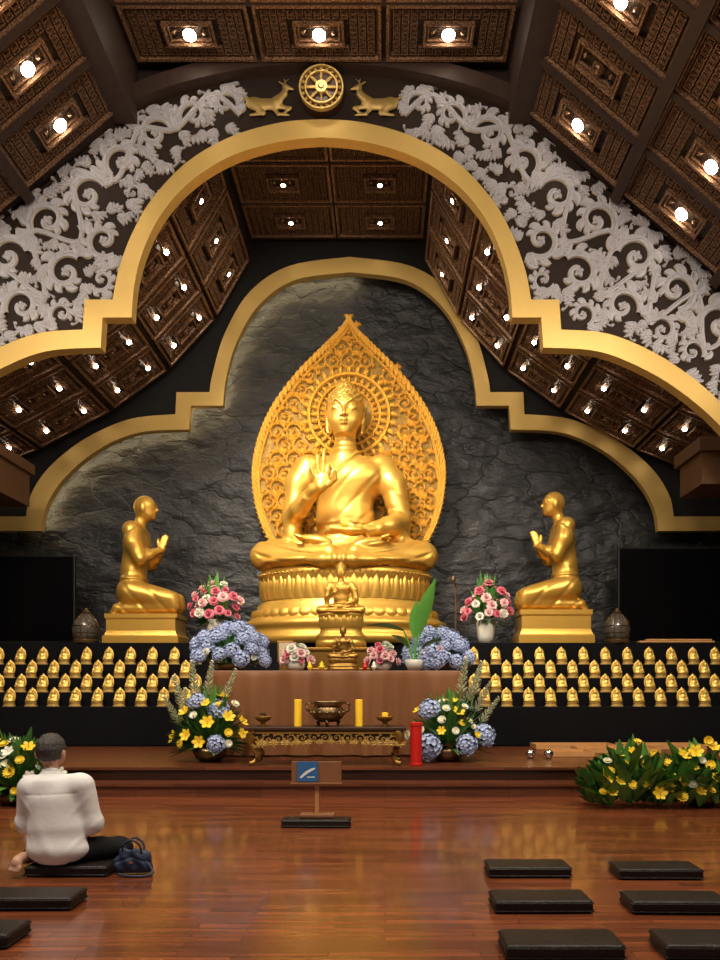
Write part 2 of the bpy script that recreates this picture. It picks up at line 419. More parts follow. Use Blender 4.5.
for d in (10.94,9.9,8.86,7.82,6.78):
    for sd in (-1,1):
        bb=B(); bb.box(-3.9,3.9,-.05,.05,-.05,.15); o=trim(bb.mesh('rib',M['beam'])); o.matrix_world=slope_mtx(sd,6.45,d)
for sd in(-1,1):
    for xr in (5.02,6.67):
        bb=B(); bb.box(-.09,.09,-16,-.1,-.05,.20); o=trim(bb.mesh('rib',M['beam'])); o.matrix_world=slope_mtx(sd,xr,12.2)
b=B(); b.box(XL,-7.06,13.2,14.3,5.0,5.7); b.box(XL,-7.0,13.1,14.4,5.65,5.85); o=trim(b.mesh('cornice',M['cornice']))
b=B(); b.box(5.9,XR,13.4,14.4,5.2,5.85); b.box(5.82,XR,13.3,14.5,5.8,6.05); o=trim(b.mesh('cornice',M['cornice']))
# ---- arches
def prof_full(seg1,corners,seg2):
    return cr(seg1,6)+[Vector(c) for c in corners]+cr(seg2,6)
def both(h): return [Vector((-p.x,p.y)) for p in reversed(h)]+h[1:]
fo=prof_full([(0,120),(40,123),(90,137),(135,163),(170,200),(190,235),(203,270),(209,300)],[(237,300)],[(239,330),(285,334),(330,352),(370,378),(400,405),(440,450),(470,500),(500,580),(514,746)])
fi=prof_full([(0,141),(45,146),(95,162),(135,189),(162,222),(178,258),(185,290),(187,321)],[(216,321)],[(218,351),(275,355),(325,375),(365,401),(400,433),(430,475),(455,520),(478,590),(495,746)])
fi=[a.lerp(c,.14) for a,c in zip(fi,fo)]
d1=12.12; s1=FP/d1
def fw(p): return ((322-VX+p[0])/s1, CAMH+(VY-p[1])/s1)
FO=[fw(p) for p in both(fo)]; FI=[fw(p) for p in both(fi)]
v,f=extrude_poly(FO+FI[::-1],12.10,12.32); o=trim(fixn(mesh('arch_gold',v,f,M['gold_trim']))); bevel(o,.035,3)
top=[(XR-.01,0.36),(XR-.01,5.7),(X0+3.3,11.16),(X0+3.3,ZC-.01),(X0-3.3,ZC-.01),(X0-3.3,11.16),(XL+.01,5.7),(XL+.01,.36)]
v,f=extrude_poly(FO+top,12.2,12.3); struct(add('wall_front_arch',fixn(mesh('wall_front_arch',v,f,M['spandrel']))))
TBh=cr([(0,69),(72,75),(140,90),(195,112),(230,138),(275,174),(322,212),(360,243),(398,272),(470,330),(560,405)],4)
oc=[Vector((p.x+6*min(1,p.x/200),p.y-(15 if p.x<230 else 13))) for p in TBh]
BI=[fw(p) for p in both(TBh)]; BO=[fw(p) for p in both(oc)]
v,f=extrude_poly(BO+BI[::-1],11.98,12.199); trim(fixn(mesh('band_beam',v,f,M['beam'])))
# rear arch
ro=prof_full([(0,258),(60,267),(100,293),(125,335),(137,375),(140,393)],[(173,393)],[(174,415),(220,420),(265,440),(300,468),(318,495),(323,517)])+[Vector((440,517))]
ri=prof_full([(0,275),(55,283),(90,308),(112,345),(122,380),(125,408)],[(157,408)],[(159,432),(210,435),(250,452),(283,480),(301,508),(306,533)])+[Vector((440,533))]
ri=[a.lerp(c,.10) for a,c in zip(ri,ro)]
d2=16.0; s2=FP/d2
def rw(p): return (max(XL+.01,min(XR-.01,(350-VX+p[0])/s2)), CAMH+(VY-p[1])/s2)
RO=[rw(p) for p in both(ro)]; RI=[rw(p) for p in both(ri)]
v,f=extrude_poly(RO+RI[::-1],15.95,16.12); o=trim(fixn(mesh('arch_gold_rear',v,f,M['gold_trim']))); bevel(o,.03,2)
top=[(X0+x,z+.03) for x,z in reversed(RP)]+[(X0-x,z+.03) for x,z in RP]
v,f=extrude_poly(RO+top,16.05,16.17); struct(add('wall_altar_screen',fixn(mesh('wall_altar_screen',v,f,M['screenwall']))))
mid=[Vector((a.x*.48+b_.x*.52,a.y*.48+b_.y*.52)) for a,b_ in zip(ro,ri)]
path=[rw(p) for p in both(mid)]
h_=len(path)//2+2
b=B(); b.tube([(p[0],16.32,p[1]) for p in path[2:h_]],.022,5)
trim(b.mesh('led',M['led']))
# ---- ornament builder
H7=[(-1,0),(-.84,.9),(-.66,1),(0,.6),(.66,1),(.84,.9),(1,0)]
class Orn(B):
    def __init__(s,tf,raise_,rim=(0,5)): super().__init__(); s.tf=tf; s.r=raise_; s.fat=1.; s.rim=rim
    def strip(s,pts,ws):
        n=len(pts);vs=[];fs=[];ms=[]
        for i,p in enumerate(pts):
            a=pts[max(i-1,0)];c=pts[min(i+1,n-1)]
            t=(c-a); t=t.normalized() if t.length>1e-9 else Vector((1,0)); nn=Vector((-t.y,t.x))
            for o_,h in H7:
                q=p+nn*o_*ws[i]; vs.append(s.tf(q.x,q.y,h*s.r*min(1,.35+ws[i]/3.)))
        for i in range(n-1):
            for k in range(6):
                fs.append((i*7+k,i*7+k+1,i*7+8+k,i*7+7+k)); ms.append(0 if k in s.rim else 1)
        m=len(s.v); s.v+=vs; s.f+=[tuple(i+m for i in q) for q in fs]; s.m+=ms
    def leaf(s,p,ang,L,Wd,curl=0.,n=8):
        pts=[];ws=[];q=Vector(p);a=ang; Wd*=s.fat
        for i in range(n+1):
            t=i/n; pts.append(q.copy()); q=q+Vector((math.cos(a),math.sin(a)))*(L/n); a+=curl/n*(1+1.5*t)
            w=math.sin(math.pi*min(1,(t*.93+.07))**.85)**.8 if t<1 else 0
            ws.append(max(.12,Wd*w))
        s.strip(pts,ws)
    def comma(s,p,a,L,Wd,curl): s.leaf(p,a,L,Wd,curl,7)
    def acanthus(s,p,a,L,curl=0.):
        p=Vector(p); s.comma(p,a,L,L*.17,curl)
        for k,(t,q) in enumerate(((.08,.75),(.32,.62))):
            c=p+Vector((math.cos(a),math.sin(a)))*L*t
            for sd in(-1,1): s.comma(c,a+sd*.75,L*q,L*.14,sd*.9)
    def frond(s,p,a,L,curl,fl=.46,nf=4,base=.10):
        N=20; q=Vector(p); pts=[];ang=[]
        for i in range(N+1):
            t=i/N; pts.append(q.copy()); ang.append(a)
            q=q+Vector((math.cos(a),math.sin(a)))*(L/N); a+=curl/N*(.35+2.6*t*t)
        s.strip(pts,[max(.3,L*base*(1-.6*i/N)) for i in range(N+1)])
        for k in range(nf):
            t=.05+.78*k/nf; i=int(t*N); l=L*fl*(1-.5*t)
            for sd in(-1,1):
                out=(sd*curl<0)
                s.comma(pts[i],ang[i]+sd*(.58 if out else .5),l*(1.15 if out else .75),l*.27,sd*(.7 if out else .9))
        s.comma(pts[-1],ang[-1],L*fl*.4,L*fl*.16,curl*.6)
    def plume(s,c,R,sg=1,a0=0.,turns=1.3,n=11):
        c=Vector(c); pts=[];ws=[];N=26
        f=lambda t:(a0+sg*t*turns*2*math.pi, R*(1-t)**.8*.80+R*.12)
        for i in range(N+1):
            t=i/N; a,r=f(t); pts.append(c+Vector((math.cos(a),math.sin(a)))*r); ws.append(R*.115*s.fat*(1-.4*t))
        s.strip(pts,ws)
        s.strip([c+Vector((math.cos(a),math.sin(a)))*R*.08 for a in np.linspace(0,6.3,9)],[R*.11]*9)
        for k in range(n):
            t=(k+.1)/n*.66; a,r=f(t); q=c+Vector((math.cos(a),math.sin(a)))*r
            L=r*.52+R*.12; s.comma(q,a+sg*.35,L,L*.25,sg*1.7)
        for k in range(4):
            t=(k+.6)/4*.42; a,r=f(t); q=c+Vector((math.cos(a),math.sin(a)))*r
            s.comma(q,a+sg*2.0,r*.36,r*.10,sg*1.0)
    def curlhead(s,c,R,sg,a0):
        # leafy scroll: broad stem spirals in, wide pointed leaves sweep outward along it
        c=Vector(c); N=26; turns=1.12
        f=lambda t:(a0+sg*t*turns*2*math.pi, R*(.66*(1-t)**.85+.12))
        pts=[];ws=[]
        for i in range(N+1):
            t=i/N; a,r=f(t); pts.append(c+Vector((math.cos(a),math.sin(a)))*r); ws.append(R*.15*(1-.3*t))
        n=8
        for k in range(n):
            t=.0+.74*k/n; a,r=f(t); q=c+Vector((math.cos(a),math.sin(a)))*r
            L=R*(.70 if k%2==0 else .56)*(1-.45*t); s.comma(q,a+sg*(.45 if k%2 else .65),L,L*.30,sg*1.05)
        s.strip(pts,ws)
        for k in range(4):
            a=a0+k*math.pi/2; s.comma(c,a,R*.22,R*.08,.5)
TB=[(p.x,p.y) for p in TBh]
_bx=[p.x for p in fo]; _by=[p.y for p in fo]
def inband(au):
    return np.interp(au,[q[0] for q in TB],[q[1] for q in TB]), np.interp(au,_bx,_by)
def in_marg(u,y,mg):
    for k in range(8):
        a=k*math.pi/4; uu=abs(u+mg*math.cos(a)); yy=y+mg*math.sin(a); t,bm_=inband(uu)
        if not(t<yy<bm_): return False
    return True
def tf_front(u,y,h):
    t,bb=inband(abs(u)); y=min(max(y,t+2.),bb-1.5)
    x,z=fw((u,y)); return (x,12.197-h,z)
rr=random.Random(3)
lay=[(97,100,16,1,2.6),(130,112,18,-1,.5),(168,130,22,1,3.3),(202,158,22,-1,1.0),(190,190,11,1,2.),(236,192,25,1,3.6),(220,238,23,-1,2.2),(222,278,15,1,.4),(276,218,25,-1,.8),(258,270,25,1,4.0),(262,312,16,-1,1.2),(316,254,26,1,3.4),(302,304,23,-1,.4),(356,288,26,-1,1.5),(342,328,17,1,3.9),(400,322,27,1,3.),(372,350,16,-1,.5),(440,364,27,-1,1.),(480,410,28,1,3.)]
for sd in (-1,1):
    O=Orn(tf_front,.04); O.fat=1.2
    stem=cr([(82,112),(112,92),(148,126),(184,128),(208,178),(250,170),(243,238),(292,230),(280,292),(332,262),(330,318),(376,292),(385,346),(420,335),(450,395),(500,400)],6)
    O.strip([Vector((p.x*sd,p.y)) for p in stem],[2.6]*len(stem))
    placed=[]; fr=[]
    for k in range(3000):
        u=rr.uniform(80,520);y=rr.uniform(70,450)
        if not in_marg(u,y,4): continue
        dd=min((math.hypot(u-l[0],y-l[1])/l[2]) for l in lay)
        if dd<.98: continue
        if any((u-p[0])**2+(y-p[1])**2<11.5**2 for p in placed): continue
        placed.append((u,y))
        l=min(lay,key=lambda l:math.hypot(u-l[0],y-l[1])/l[2]); a=math.atan2(y-l[1],u-l[0])+rr.choice((-1,1))*rr.uniform(.8,1.2)
        if sd<0: a=math.pi-a
        L=rr.uniform(17,23); L2=L*.45
        O.frond((u*sd-L2*math.cos(a),y-L2*math.sin(a)),a,L,rr.choice((-1,1))*rr.uniform(1.2,2.))
    for (u,y,R,sg,a0) in lay:
        O.curlhead((u*sd,y),R*1.04,sg*sd,a0 if sd>0 else math.pi-a0)
    me=O.mesh('scroll_relief',[M['relief_rim'],M['relief_in']],False)
    o=add('scroll_relief',me); meta(o,'pale grey carved acanthus scroll relief on dark arch panel','wall relief','carved scroll reliefs on the arch')
def ringmesh(b,r1,r2,y0,y1,n=40,c=(0,0)):
    vs=[];fs=[]
    for i in range(n):
        a=2*math.pi*i/n; ca,sa=math.cos(a),math.sin(a)
        for r,y in((r1,y1),(r1,y0),(r2,y0),(r2,y1)): vs.append((c[0]+r*ca,y,c[1]+r*sa))
    for i in range(n):
        j=(i+1)%n
        for k in range(4):
            l=(k+1)%4; fs.append((i*4+k,i*4+l,j*4+l,j*4+k))
    b.add(vs,fs)
wx,wz=fw((0,94)); R=22/s1
wheel=empty('dharma_wheel',(wx,12.03,wz)); meta(wheel,'round gold eight-spoked wheel emblem at the arch crown','emblem')
b=B(); ringmesh(b,R*.93,R*1.0,-.07,0); ringmesh(b,R*.68,R*.75,-.07,0)
for k in range(20):
    a=k*math.pi/10; b.lathe([(.001,-.03),(.03,0),(.001,.03)],c=(R*.84*math.cos(a),-.04,R*.84*math.sin(a)),n=8)
add('rim',fixn(b.mesh('rim',M['gold_trim'])),parent=wheel)
b=B()
for k in range(8):
    a=k*math.pi/4; b.tube([(R*.18*math.cos(a),-.05,R*.18*math.sin(a)),(R*.5*math.cos(a),-.05,R*.5*math.sin(a)),(R*.70*math.cos(a),-.05,R*.70*math.sin(a))],[.016,.026,.016],6)
add('spokes',b.mesh('spokes',M['gold_trim']),parent=wheel)
b=B(); ringmesh(b,R*.14,R*.27,-.08,0,24); ringmesh(b,0.001,R*.09,-.09,0,24); add('hub',fixn(b.mesh('hub',M['gold_trim'])),parent=wheel)
b=B(); ringmesh(b,.001,R*.97,-.025,.165,40); add('backing',fixn(b.mesh('backing',M['darkwood'])),parent=wheel)
S=SDF((-34,-6,-25),(34,6,28),.8)
S.ell((-5,0,-4),(17,4,6),3); S.ell((-17,0,-3),(8,4,6.5),3)
S.chain([(7,0,-1),(14,0,6),(16,0,13)],[5.5,3.2,2.4],3); S.cone((15,0,14),(23,0,11.5),2.7,1.2,2)
S.cone((14,0,16),(9,0,19),1.2,.8,1); S.cone((16,0,16),(14,0,22),.9,.6,1); S.cone((15,0,19),(19,0,22),.7,.5,1)
S.chain([(7,0,-6),(20,0,-8),(13,0,-14)],[2.8,1.7,1.2],2); S.chain([(-16,0,-5),(-7,0,-13),(-20,0,-15)],[4.6,2.2,1.3],2)
S.chain([(2,0,-6),(8,0,-14),(19,0,-15)],[2.6,1.5,1.1],2); S.cone((-24,0,1),(-28,0,4),1.6,1,2)
for sd,u in ((1,-52),(-1,52)):
    me=S.mesh('deer',M['gold_relief'],.98/s1,flip=(sd<0))
    x,z=fw((u,99)); o=add('deer_relief',me,(x,12.15,z),scale=(1,.6,1)); meta(o,'gold kneeling deer relief facing the wheel emblem','relief animal','deer beside the wheel')
# ------------------------------------------------------------ stage
xl,xr_=XL+.01,XR-.01
b=B(); b.box(xl,xr_,9.25,9.62,-.05,.17); b.box(xl,xr_,9.6,16.49,-.05,.34); b.box(xl,xr_,9.22,9.27,.14,.175);b.box(xl,xr_,9.57,9.63,.31,.345)
o=add('stage',b.mesh('stage',M['stagewood'])); meta(o,'raised red-brown wooden stage with two steps','stage')
b=B()
rows=[(13.05,1.06),(13.38,1.32),(13.68,1.59),(13.98,1.86)]
b.box(xl,xr_,13.05,16.49,.347,1.06); b.box(xl,xr_,13.38,16.49,1.0,1.32); b.box(xl,xr_,13.68,16.49,1.3,1.59); b.box(xl,xr_,13.98,16.49,1.5,1.86); b.box(xl,xr_,14.3,16.49,1.8,2.3)
o=add('tiered_platform',b.mesh('tiers',M['black_cloth'])); meta(o,'long tiered altar platform draped in black cloth','platform'); bevel(o,.02)
# ------------------------------------------------------------ Buddha
def build_buddha(h):
    S=SDF((-100,-70,-6),(100,48,202),h)
    S.ell((0,8,26),(38,26,24),5); S.ell((0,6,58),(29,18,28),8); S.ell((0,5,90),(36,19,24),9)
    S.ell((-17,-7,97),(18,8,12),8); S.ell((17,-7,97),(18,8,12),8)
    S.cone((-34,6,108),(34,6,108),10.5,10.5,9)
    S.cone((0,4,112),(0,0,136),13,10.5,8)
    for s in(-1,1):
        S.cone((s*26,6,18),(s*75,-12,16),20,15,6)
        S.cone((s*78,-16,14),(s*12,-46,12),14,9,3)
    S.ell((0,-22,7),(80,34,9),4)
    S.ell((0,-50,5),(34,12,7),4)
    S.ell((-26,-42,25),(17,7,5.5),2.,rot=(0,8,-12)); S.ell((26,-44,22),(17,7,5.5),2.,rot=(0,-8,12))
    for s in(-1,1):
        for i in range(5): S.cone((s*(38+i*.6),-50+i*3.4,26),(s*(44-i*.4),-50+i*3.6,28),2.2,1.8,.8)
    S.chain([(-39,5,108),(-47,3,90),(-52,-3,56)],[12,12,10],6); S.chain([(-52,-5,54),(-43,-22,60),(-27,-42,73)],[10,8.5,5.6],4)
    S.chain([(39,5,108),(48,3,90),(55,-2,54)],[12,12.5,11],6); S.chain([(55,-4,51),(44,-26,42),(23,-40,34)],[11,9,5.6],4)
    S.ell((54,-3,34),(11,15,15),7)
    S.ell((-52,-3,38),(9,13,14),7)
    def q(x,y,z): return (x*1.0+3,y-7,(z-90)*1.0+80)
    S.cone((-27,-42,73),q(-23,-40,84),5.4,5.2,3)
    S.ell(q(-21.5,-40,90),(8.2,3.6,8.6),2)
    S.chain([q(-25,-41,97),q(-26,-42,105),q(-25.5,-43,112)],[2.2,2.,1.6],.7)
    S.chain([q(-20.3,-41,98),q(-20.5,-42,107.5),q(-19.8,-43,115)],[2.3,2.,1.6],.7)
    S.chain([q(-29,-41,94),q(-32,-42,101),q(-33.5,-43,107.5)],[2.,1.8,1.4],.7)
    S.chain([q(-15.8,-41,96.5),q(-13,-44,103.5),q(-10.8,-48,99.5)],[2.3,2.,1.6],.7)
    S.chain([q(-15,-41,86),q(-9,-45,90),q(-9.8,-48.5,97)],[2.6,2.2,1.7],.7)
    S.ell((10,-46,33),(13,9,4.5),2)
    for i in range(4): S.chain([(0,-40-i*3.6,34),(-10,-41-i*3.4,34+i*.3),(-16+i,-41-i*3.2,32)],[2.5,2.3,1.8],.8)
    S.chain([(12,-40,36),(6,-38,41),(0,-40,42)],[3,2.5,1.8],1.)
    # head
    S.ell((0,-2,160),(17.8,19,22),4); S.ell((0,-7,147),(13.8,13,12.5),5); S.ell((0,-12,138.8),(5.8,6,4.2),4)
    S.ell((-8.5,-11.5,150),(6.2,6.5,6.5),4);S.ell((8.5,-11.5,150),(6.2,6.5,6.5),4)
    S.ell((0,3.5,170.5),(18.8,19.5,16.5),1.); S.ell((0,3,185),(9.5,9.5,8),3); S.ell((0,2,192.5),(3,3,3.5),2)
    S.chain([(0,-19.4,163),(0,-21.8,156),(0,-24.2,151.8)],[1.2,1.5,2.1],1.); S.ell((-2.4,-21,151.2),(1.6,1.9,1.3),.6);S.ell((2.4,-21,151.2),(1.6,1.9,1.3),.6)
    for s in(-1,1):
        S.ell((s*7.8,-21.5,160.6),(5.8,3.2,3.2),1.2,carve=True)
        S.chain([(s*2.0,-20.6,163.8),(s*7.5,-20,167),(s*13.2,-15.6,164.6)],[.7,.8,.5],.8)
        S.ell((s*7.8,-16.4,160.2),(4.8,3.2,2.5),.5)
        S.chain([(s*3.8,-18.8,158.9),(s*7.8,-20.,157.6),(s*11.8,-17.0,159)],[.3,.6,.3],.3)
        S.chain([(s*17.6,2,163),(s*18.4,2,155),(s*17.8,1,147),(s*16.8,0,141)],[2.4,1.9,1.9,2.1],.8)
    S.chain([(-5.2,-18.2,146.6),(-1.5,-21.2,147.2),(0,-21.3,146.7),(1.5,-21.2,147.2),(5.2,-18.2,146.6)],[.6,1.2,1.,1.2,.6],.4)
    S.chain([(-3.6,-19,144.4),(0,-21.2,143.5),(3.6,-19,144.4)],[.6,1.4,.6],.4)
    S.ell((0,-18.4,169.5),(1.3,1.3,1.3),.3)
    if h<1.6:
        def curls(X,Y,Z):
            m=sstep(167,169.5,Z+np.where(Y>0,14,0))
            th=np.arctan2(Y-3,X)
            return .9*m*np.sin(th*14+np.floor(Z/4)*1.57)*np.sin(Z*1.55)
        S.disp((-26,-26,150),(26,30,202),curls)
        S.disp((-20,-20,118),(20,20,136),lambda X,Y,Z:.4*np.sin(Z*1.3))
        def robe(X,Y,Z):
            e=((Z-122)*46-(X-12)*50)/math.hypot(46,50)
            m=(1-sstep(-.8,.8,e))*sstep(30,36,Z)*(Y<8)*(1-sstep(30,44,X))*sstep(-44,-36,X)
            return m*(.9+1.3*np.exp(-((e+1.8)/1.3)**2)-.6*np.maximum(0,np.sin(e*.34))**4)
        S.disp((-48,-40,30),(50,10,124),robe)
        S.disp((40,-50,30),(84,30,90),lambda X,Y,Z:-.7*np.maximum(0,np.sin((Z+(X-55)*.5+Y*.25)*.36))**3*sstep(30,40,Z)*(1-sstep(70,88,Z)))
        def legs(X,Y,Z):
            r=np.sqrt((np.abs(X)-4)**2+((Z-42)*2.4)**2)
            return -1.1*np.maximum(0,np.sin(r*.26))**3*(1-sstep(28,36,Z))*sstep(16,28,np.abs(X))*(1-sstep(78,90,np.abs(X)))
        S.disp((-98,-68,2),(98,0,38),legs)
        S.disp((-50,-68,-4),(50,-40,16),lambda X,Y,Z:.9*np.sin(X*.45+np.sin(X*.11)*3)*(1-sstep(7,14,Z))*(1-sstep(28,44,np.abs(X))))
        S.disp((-46,-45,44),(46,10,58),lambda X,Y,Z:1.0*np.exp(-((Z-50)/1.6)**2)*(np.abs(X)<34))
    return S
dB=15.25; sB=FP/dB
meB=build_buddha(.95).mesh('buddha_body',M['gold'],1/sB)
seat=W(345,574,dB)
bud=empty('buddha_statue',(seat.x,seat.y,2.303)); meta(bud,'large gilded seated Buddha statue with leaf-shaped carved halo','statue')
def child(name,me,world,parent,**k):
    return add(name,me,Vector(world)-parent.location,parent=parent,**k)
child('body',meB,(seat.x,seat.y,seat.z),bud)
def lotus(rx,ry,H,npet=30,name='pedestal',m=None,big=False):
    b=B()
    if big: pr=[(1.12,0),(1.12,.11),(1.09,.13),(1.09,.21),(1.12,.23),(1.12,.29),(1.06,.32),(1.03,.36),(1.03,.43),(.97,.46),(.97,.52),(.93,.55),(.91,.59),(.92,.64),(.92,.86),(.95,.89),(.95,.96),(.92,1.0)]
    else: pr=[(1.02,0),(1.02,.16),(.99,.18),(.97,.24),(1.0,.28),(1.0,.34),(.90,.40),(.84,.48),(.84,.56),(.86,.66),(.86,.84),(.91,.88),(.91,.96),(.88,1.0)]
    b.lathe([(r,z*H) for r,z in pr],n=64,sx=rx,sy=ry)
    def petals(zb,zt,n,rad,out,ph=0):
        for i in range(n):
            a=2*math.pi*(i+ph)/n; w=2*math.pi/n*.50
            vs=[];fs=[];rn=6;cols=5
            for r in range(rn):
                t=r/(rn-1); ww=w*(1-.9*max(0,(t-.45)/.55)**2)
                for c in range(cols):
                    s=(c/(cols-1)-.5)*2; aa=a+ww*s
                    bulge=out*(math.sin(math.pi*min(1,t*.75+.12))*(1-.55*s*s)+.45*t)
                    vs.append(((rad+bulge)*rx*math.cos(aa),(rad*ry+bulge*rx)*math.sin(aa),(zb+(zt-zb)*t)*H))
            for r in range(rn-1):
                for c in range(cols-1): q=r*cols+c; fs.append((q,q+1,q+cols+1,q+cols))
            b.add(vs,fs)
    if big: petals(.58,.88,npet,.92,.024); petals(.62,.84,npet,.925,.018,ph=.5); petals(.45,.33,npet,1.015,.022)
    else: petals(.56,.90,npet,.85,.055); petals(.58,.84,npet,.87,.04,ph=.5)
    rb=.955 if big else .915
    for i in range(npet*2):
        a=2*math.pi*i/(npet*2); b.lathe([(.001,-.02*H),(.018*H,0),(.001,.02*H)],c=(rx*rb*math.cos(a),ry*rb*math.sin(a),.925*H),n=6)
    return fixn(b.mesh(name,m or M['gold'],True))
child('pedestal',lotus(90/sB,1.08,seat.z+.03-2.3,npet=48,big=True),(seat.x,seat.y,2.303),bud)
# mandorla
dM=15.8; sM=FP/dM
hal=[(0,316),(10,331),(26,347),(52,374),(76,407),(90,438),(96.5,470),(95,500),(87,530),(73,556),(56,576)]
hh=cr(hal,6)
def tfm(u,y,h): return ((349-VX+u)/sM, dM-h, CAMH+(VY-y)/sM)
mo=Orn(tfm,.12)
full=both(hh)
def halw(y): return np.interp(y,[p.y for p in hh],[p.x for p in hh])
mo.strip([Vector((p.x*.93,470+(p.y-470)*.93+1)) for p in full],[1.2]*len(full))
for R_,w_ in ((40,1.6),(31,1.2),(24,1.0)):
    mo.strip([Vector((R_*math.cos(a),415+R_*math.sin(a))) for a in np.linspace(0,2*math.pi,48)],[w_]*48)
for k in range(32):
    a=2*math.pi*k/32; mo.comma((31*math.cos(a),415+31*math.sin(a)),a,8,1.6,0)
    mo.comma((41*math.cos(a),415+41*math.sin(a)),a,8,2.1,.5)
    mo.comma((23*math.cos(a),415+23*math.sin(a)),a,7,1.2,0)
row=0;y=334
while y<572:
    hw_=halw(y)*.93-7; x=-96+(row%2)*8
    while x<97:
        dh=math.hypot(x,y-415)
        if abs(x)<hw_ and dh>50 and not(abs(x)<26 and y>462):
            mo.plume((x,y),9.6,(1 if x>0 else -1),-1.57+(row%2)*1.57,n=6)
            mo.acanthus((x+8,y-5),-1.57+rr.uniform(-.6,.6),8)
        x+=16
    y+=14;row+=1
for i in range(0,len(full)-1):
    p=full[i].lerp(full[i+1],.5); nrm=Vector((p.x,p.y-480)).normalized(); sd=1 if p.x>=0 else -1
    if p.y>572: continue
    dr=(nrm*.7+Vector((0,-1))*.75).normalized(); b0=Vector((p.x*.94,470+(p.y-470)*.94))
    mo.comma(b0,math.atan2(dr.y,dr.x),12.5,2.4,-.8*sd)
    mo.comma(b0+nrm*1,math.atan2(nrm.y,nrm.x)+.7*sd,6.5,1.5,-1.2*sd)
add('halo',mo.mesh('halo',[M['halo_rim'],M['halo_in']],False),-bud.location,parent=bud)
pts=[tfm(p.x*.955,470+(p.y-470)*.955,0) for p in full]
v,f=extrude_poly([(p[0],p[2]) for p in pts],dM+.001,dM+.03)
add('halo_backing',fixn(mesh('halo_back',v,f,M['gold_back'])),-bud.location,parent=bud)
# ------------------------------------------------------------ monk statues
def build_monk():
    S=SDF((-48,-34,-3),(42,34,124),.85)
    for s in(-1,1):
        S.cone((29,s*8,7.5),(-20,s*8,5),7.5,5.2,2); S.chain([(-20,s*8,5),(-27,s*8,6),(-31,s*8,1)],[5,4.2,3.2],2)
        S.cone((-12,s*8,22),(27,s*8.5,14.5),12.5,8.8,4)
        S.chain([(-11,s*14,82),(-8,s*17,69),(-1,s*17,54)],[7.4,6.8,5.8],4)
        S.chain([(-1,s*17,54),(6,s*12,58),(13,s*3.4,63.5)],[5.8,4.8,3.5],2.5)
        S.ell((15,s*1.5,67),(3.8,1.7,5),1)
        for i in range(4): S.chain([(13.2+i*1.8,s*1.1,70),(14.6+i*1.8,s*1.0,75.5-abs(i-1.6)*.6),(15.8+i*1.8,s*.9,80-abs(i-1.6)*1.3)],[1.25,1.15,.9],.4)
        S.chain([(12.3,s*1.4,67),(11.1,s*1.1,72),(11.5,s*.9,76)],[1.5,1.3,.9],.6)
        S.ell((-1.5,s*9.4,105),(1.9,1.4,4.2),.8)
        S.chain([(6.9,s*1.5,109.5),(7.5,s*4,110),(5,s*7,109)],[.7,.7,.5],.8)
        S.ell((6.6,s*3.8,107),(1.6,1.9,1.1),.6)
    S.ell((-16,0,22),(14,17,14),5); S.ell((-13,0,44),(11.5,13.5,19),8); S.ell((-10,0,68),(12,15.5,16),8)
    S.cone((-11,-12,83),(-11,12,83),7,7,6)
    S.cone((-8.5,0,86),(-4.5,0,98),6.2,5.7,5)
    S.ell((-2,0,107.5),(11,9.6,11.5),3); S.ell((2,0,100.5),(7.2,6.8,6.5),3)
    S.chain([(8.2,0,108),(10.2,0,104.3)],[.9,1.5],.8); S.cone((7.8,-2,100.8),(7.8,2,100.8),1,1,.6); S.ell((6.6,0,97),(2,2.4,2),1.5)
    # robe: diagonal edge over the shoulder, folds, waist sash, knee hem
    def edge(X,Y,Z):
        e=(Z-80)*.75+(-X-8)*.6
        return 1.1*(1-sstep(-1,1,e))*sstep(32,38,Z)*(1-sstep(2,8,X))
    S.disp((-40,-30,30),(10,30,96),edge)
    S.disp((-40,-30,30),(8,30,80),lambda X,Y,Z:-.6*np.maximum(0,np.sin((Z*.75-X*.6)*.34))**3*sstep(30,38,Z)*(1-sstep(66,76,Z)))
    S.disp((-34,-30,28),(8,30,42),lambda X,Y,Z:1.0*np.exp(-((Z-35)/1.6)**2))
    S.disp((-34,-30,2),(40,30,32),lambda X,Y,Z:-.6*np.maximum(0,np.sin((X+Z*.8)*.30))**3*(X>-24)*(1-sstep(28,32,Z)))
    return S
SM=build_monk(); dK=14.75; sK=FP/dK
def pedestal_box(w,dp,h):
    b=B()
    pr=[(1.0,0),(1.0,.22),(.96,.26),(.93,.34),(.91,.42),(.91,.80),(.95,.86),(.95,1.0)]
    vs=[];fs=[]
    for r,z in pr:
        vs+=[(-w*r,-dp*r,z*h),(w*r,-dp*r,z*h),(w*r,dp*r,z*h),(-w*r,dp*r,z*h)]
    for j in range(len(pr)-1):
        for e in range(4): g=(e+1)%4; fs.append((j*4+e,j*4+g,j*4+4+g,j*4+4+e))
    fs.append((3,2,1,0)); l=(len(pr)-1)*4; fs.append((l,l+1,l+2,l+3)); b.add(vs,fs)
    return b.mesh('pedestal',M['gold'])
for px,ytop,sd in ((147,618,1),(552,614,-1)):
    base=W(px,ytop,dK); 
    e=empty('kneeling_disciple_statue',(base.x,dK,2.302)); meta(e,'gilded kneeling monk statue with palms pressed on a gold pedestal','statue','kneeling monks flanking the Buddha')
    add('body',SM.mesh('monk',M['gold'],1/sK,flip=sd<0),(0,0,base.z-2.3+3.0/sK),parent=e)
    add('pedestal',pedestal_box(37/sK,.42,base.z-2.3+.05),(0,0,0),parent=e)
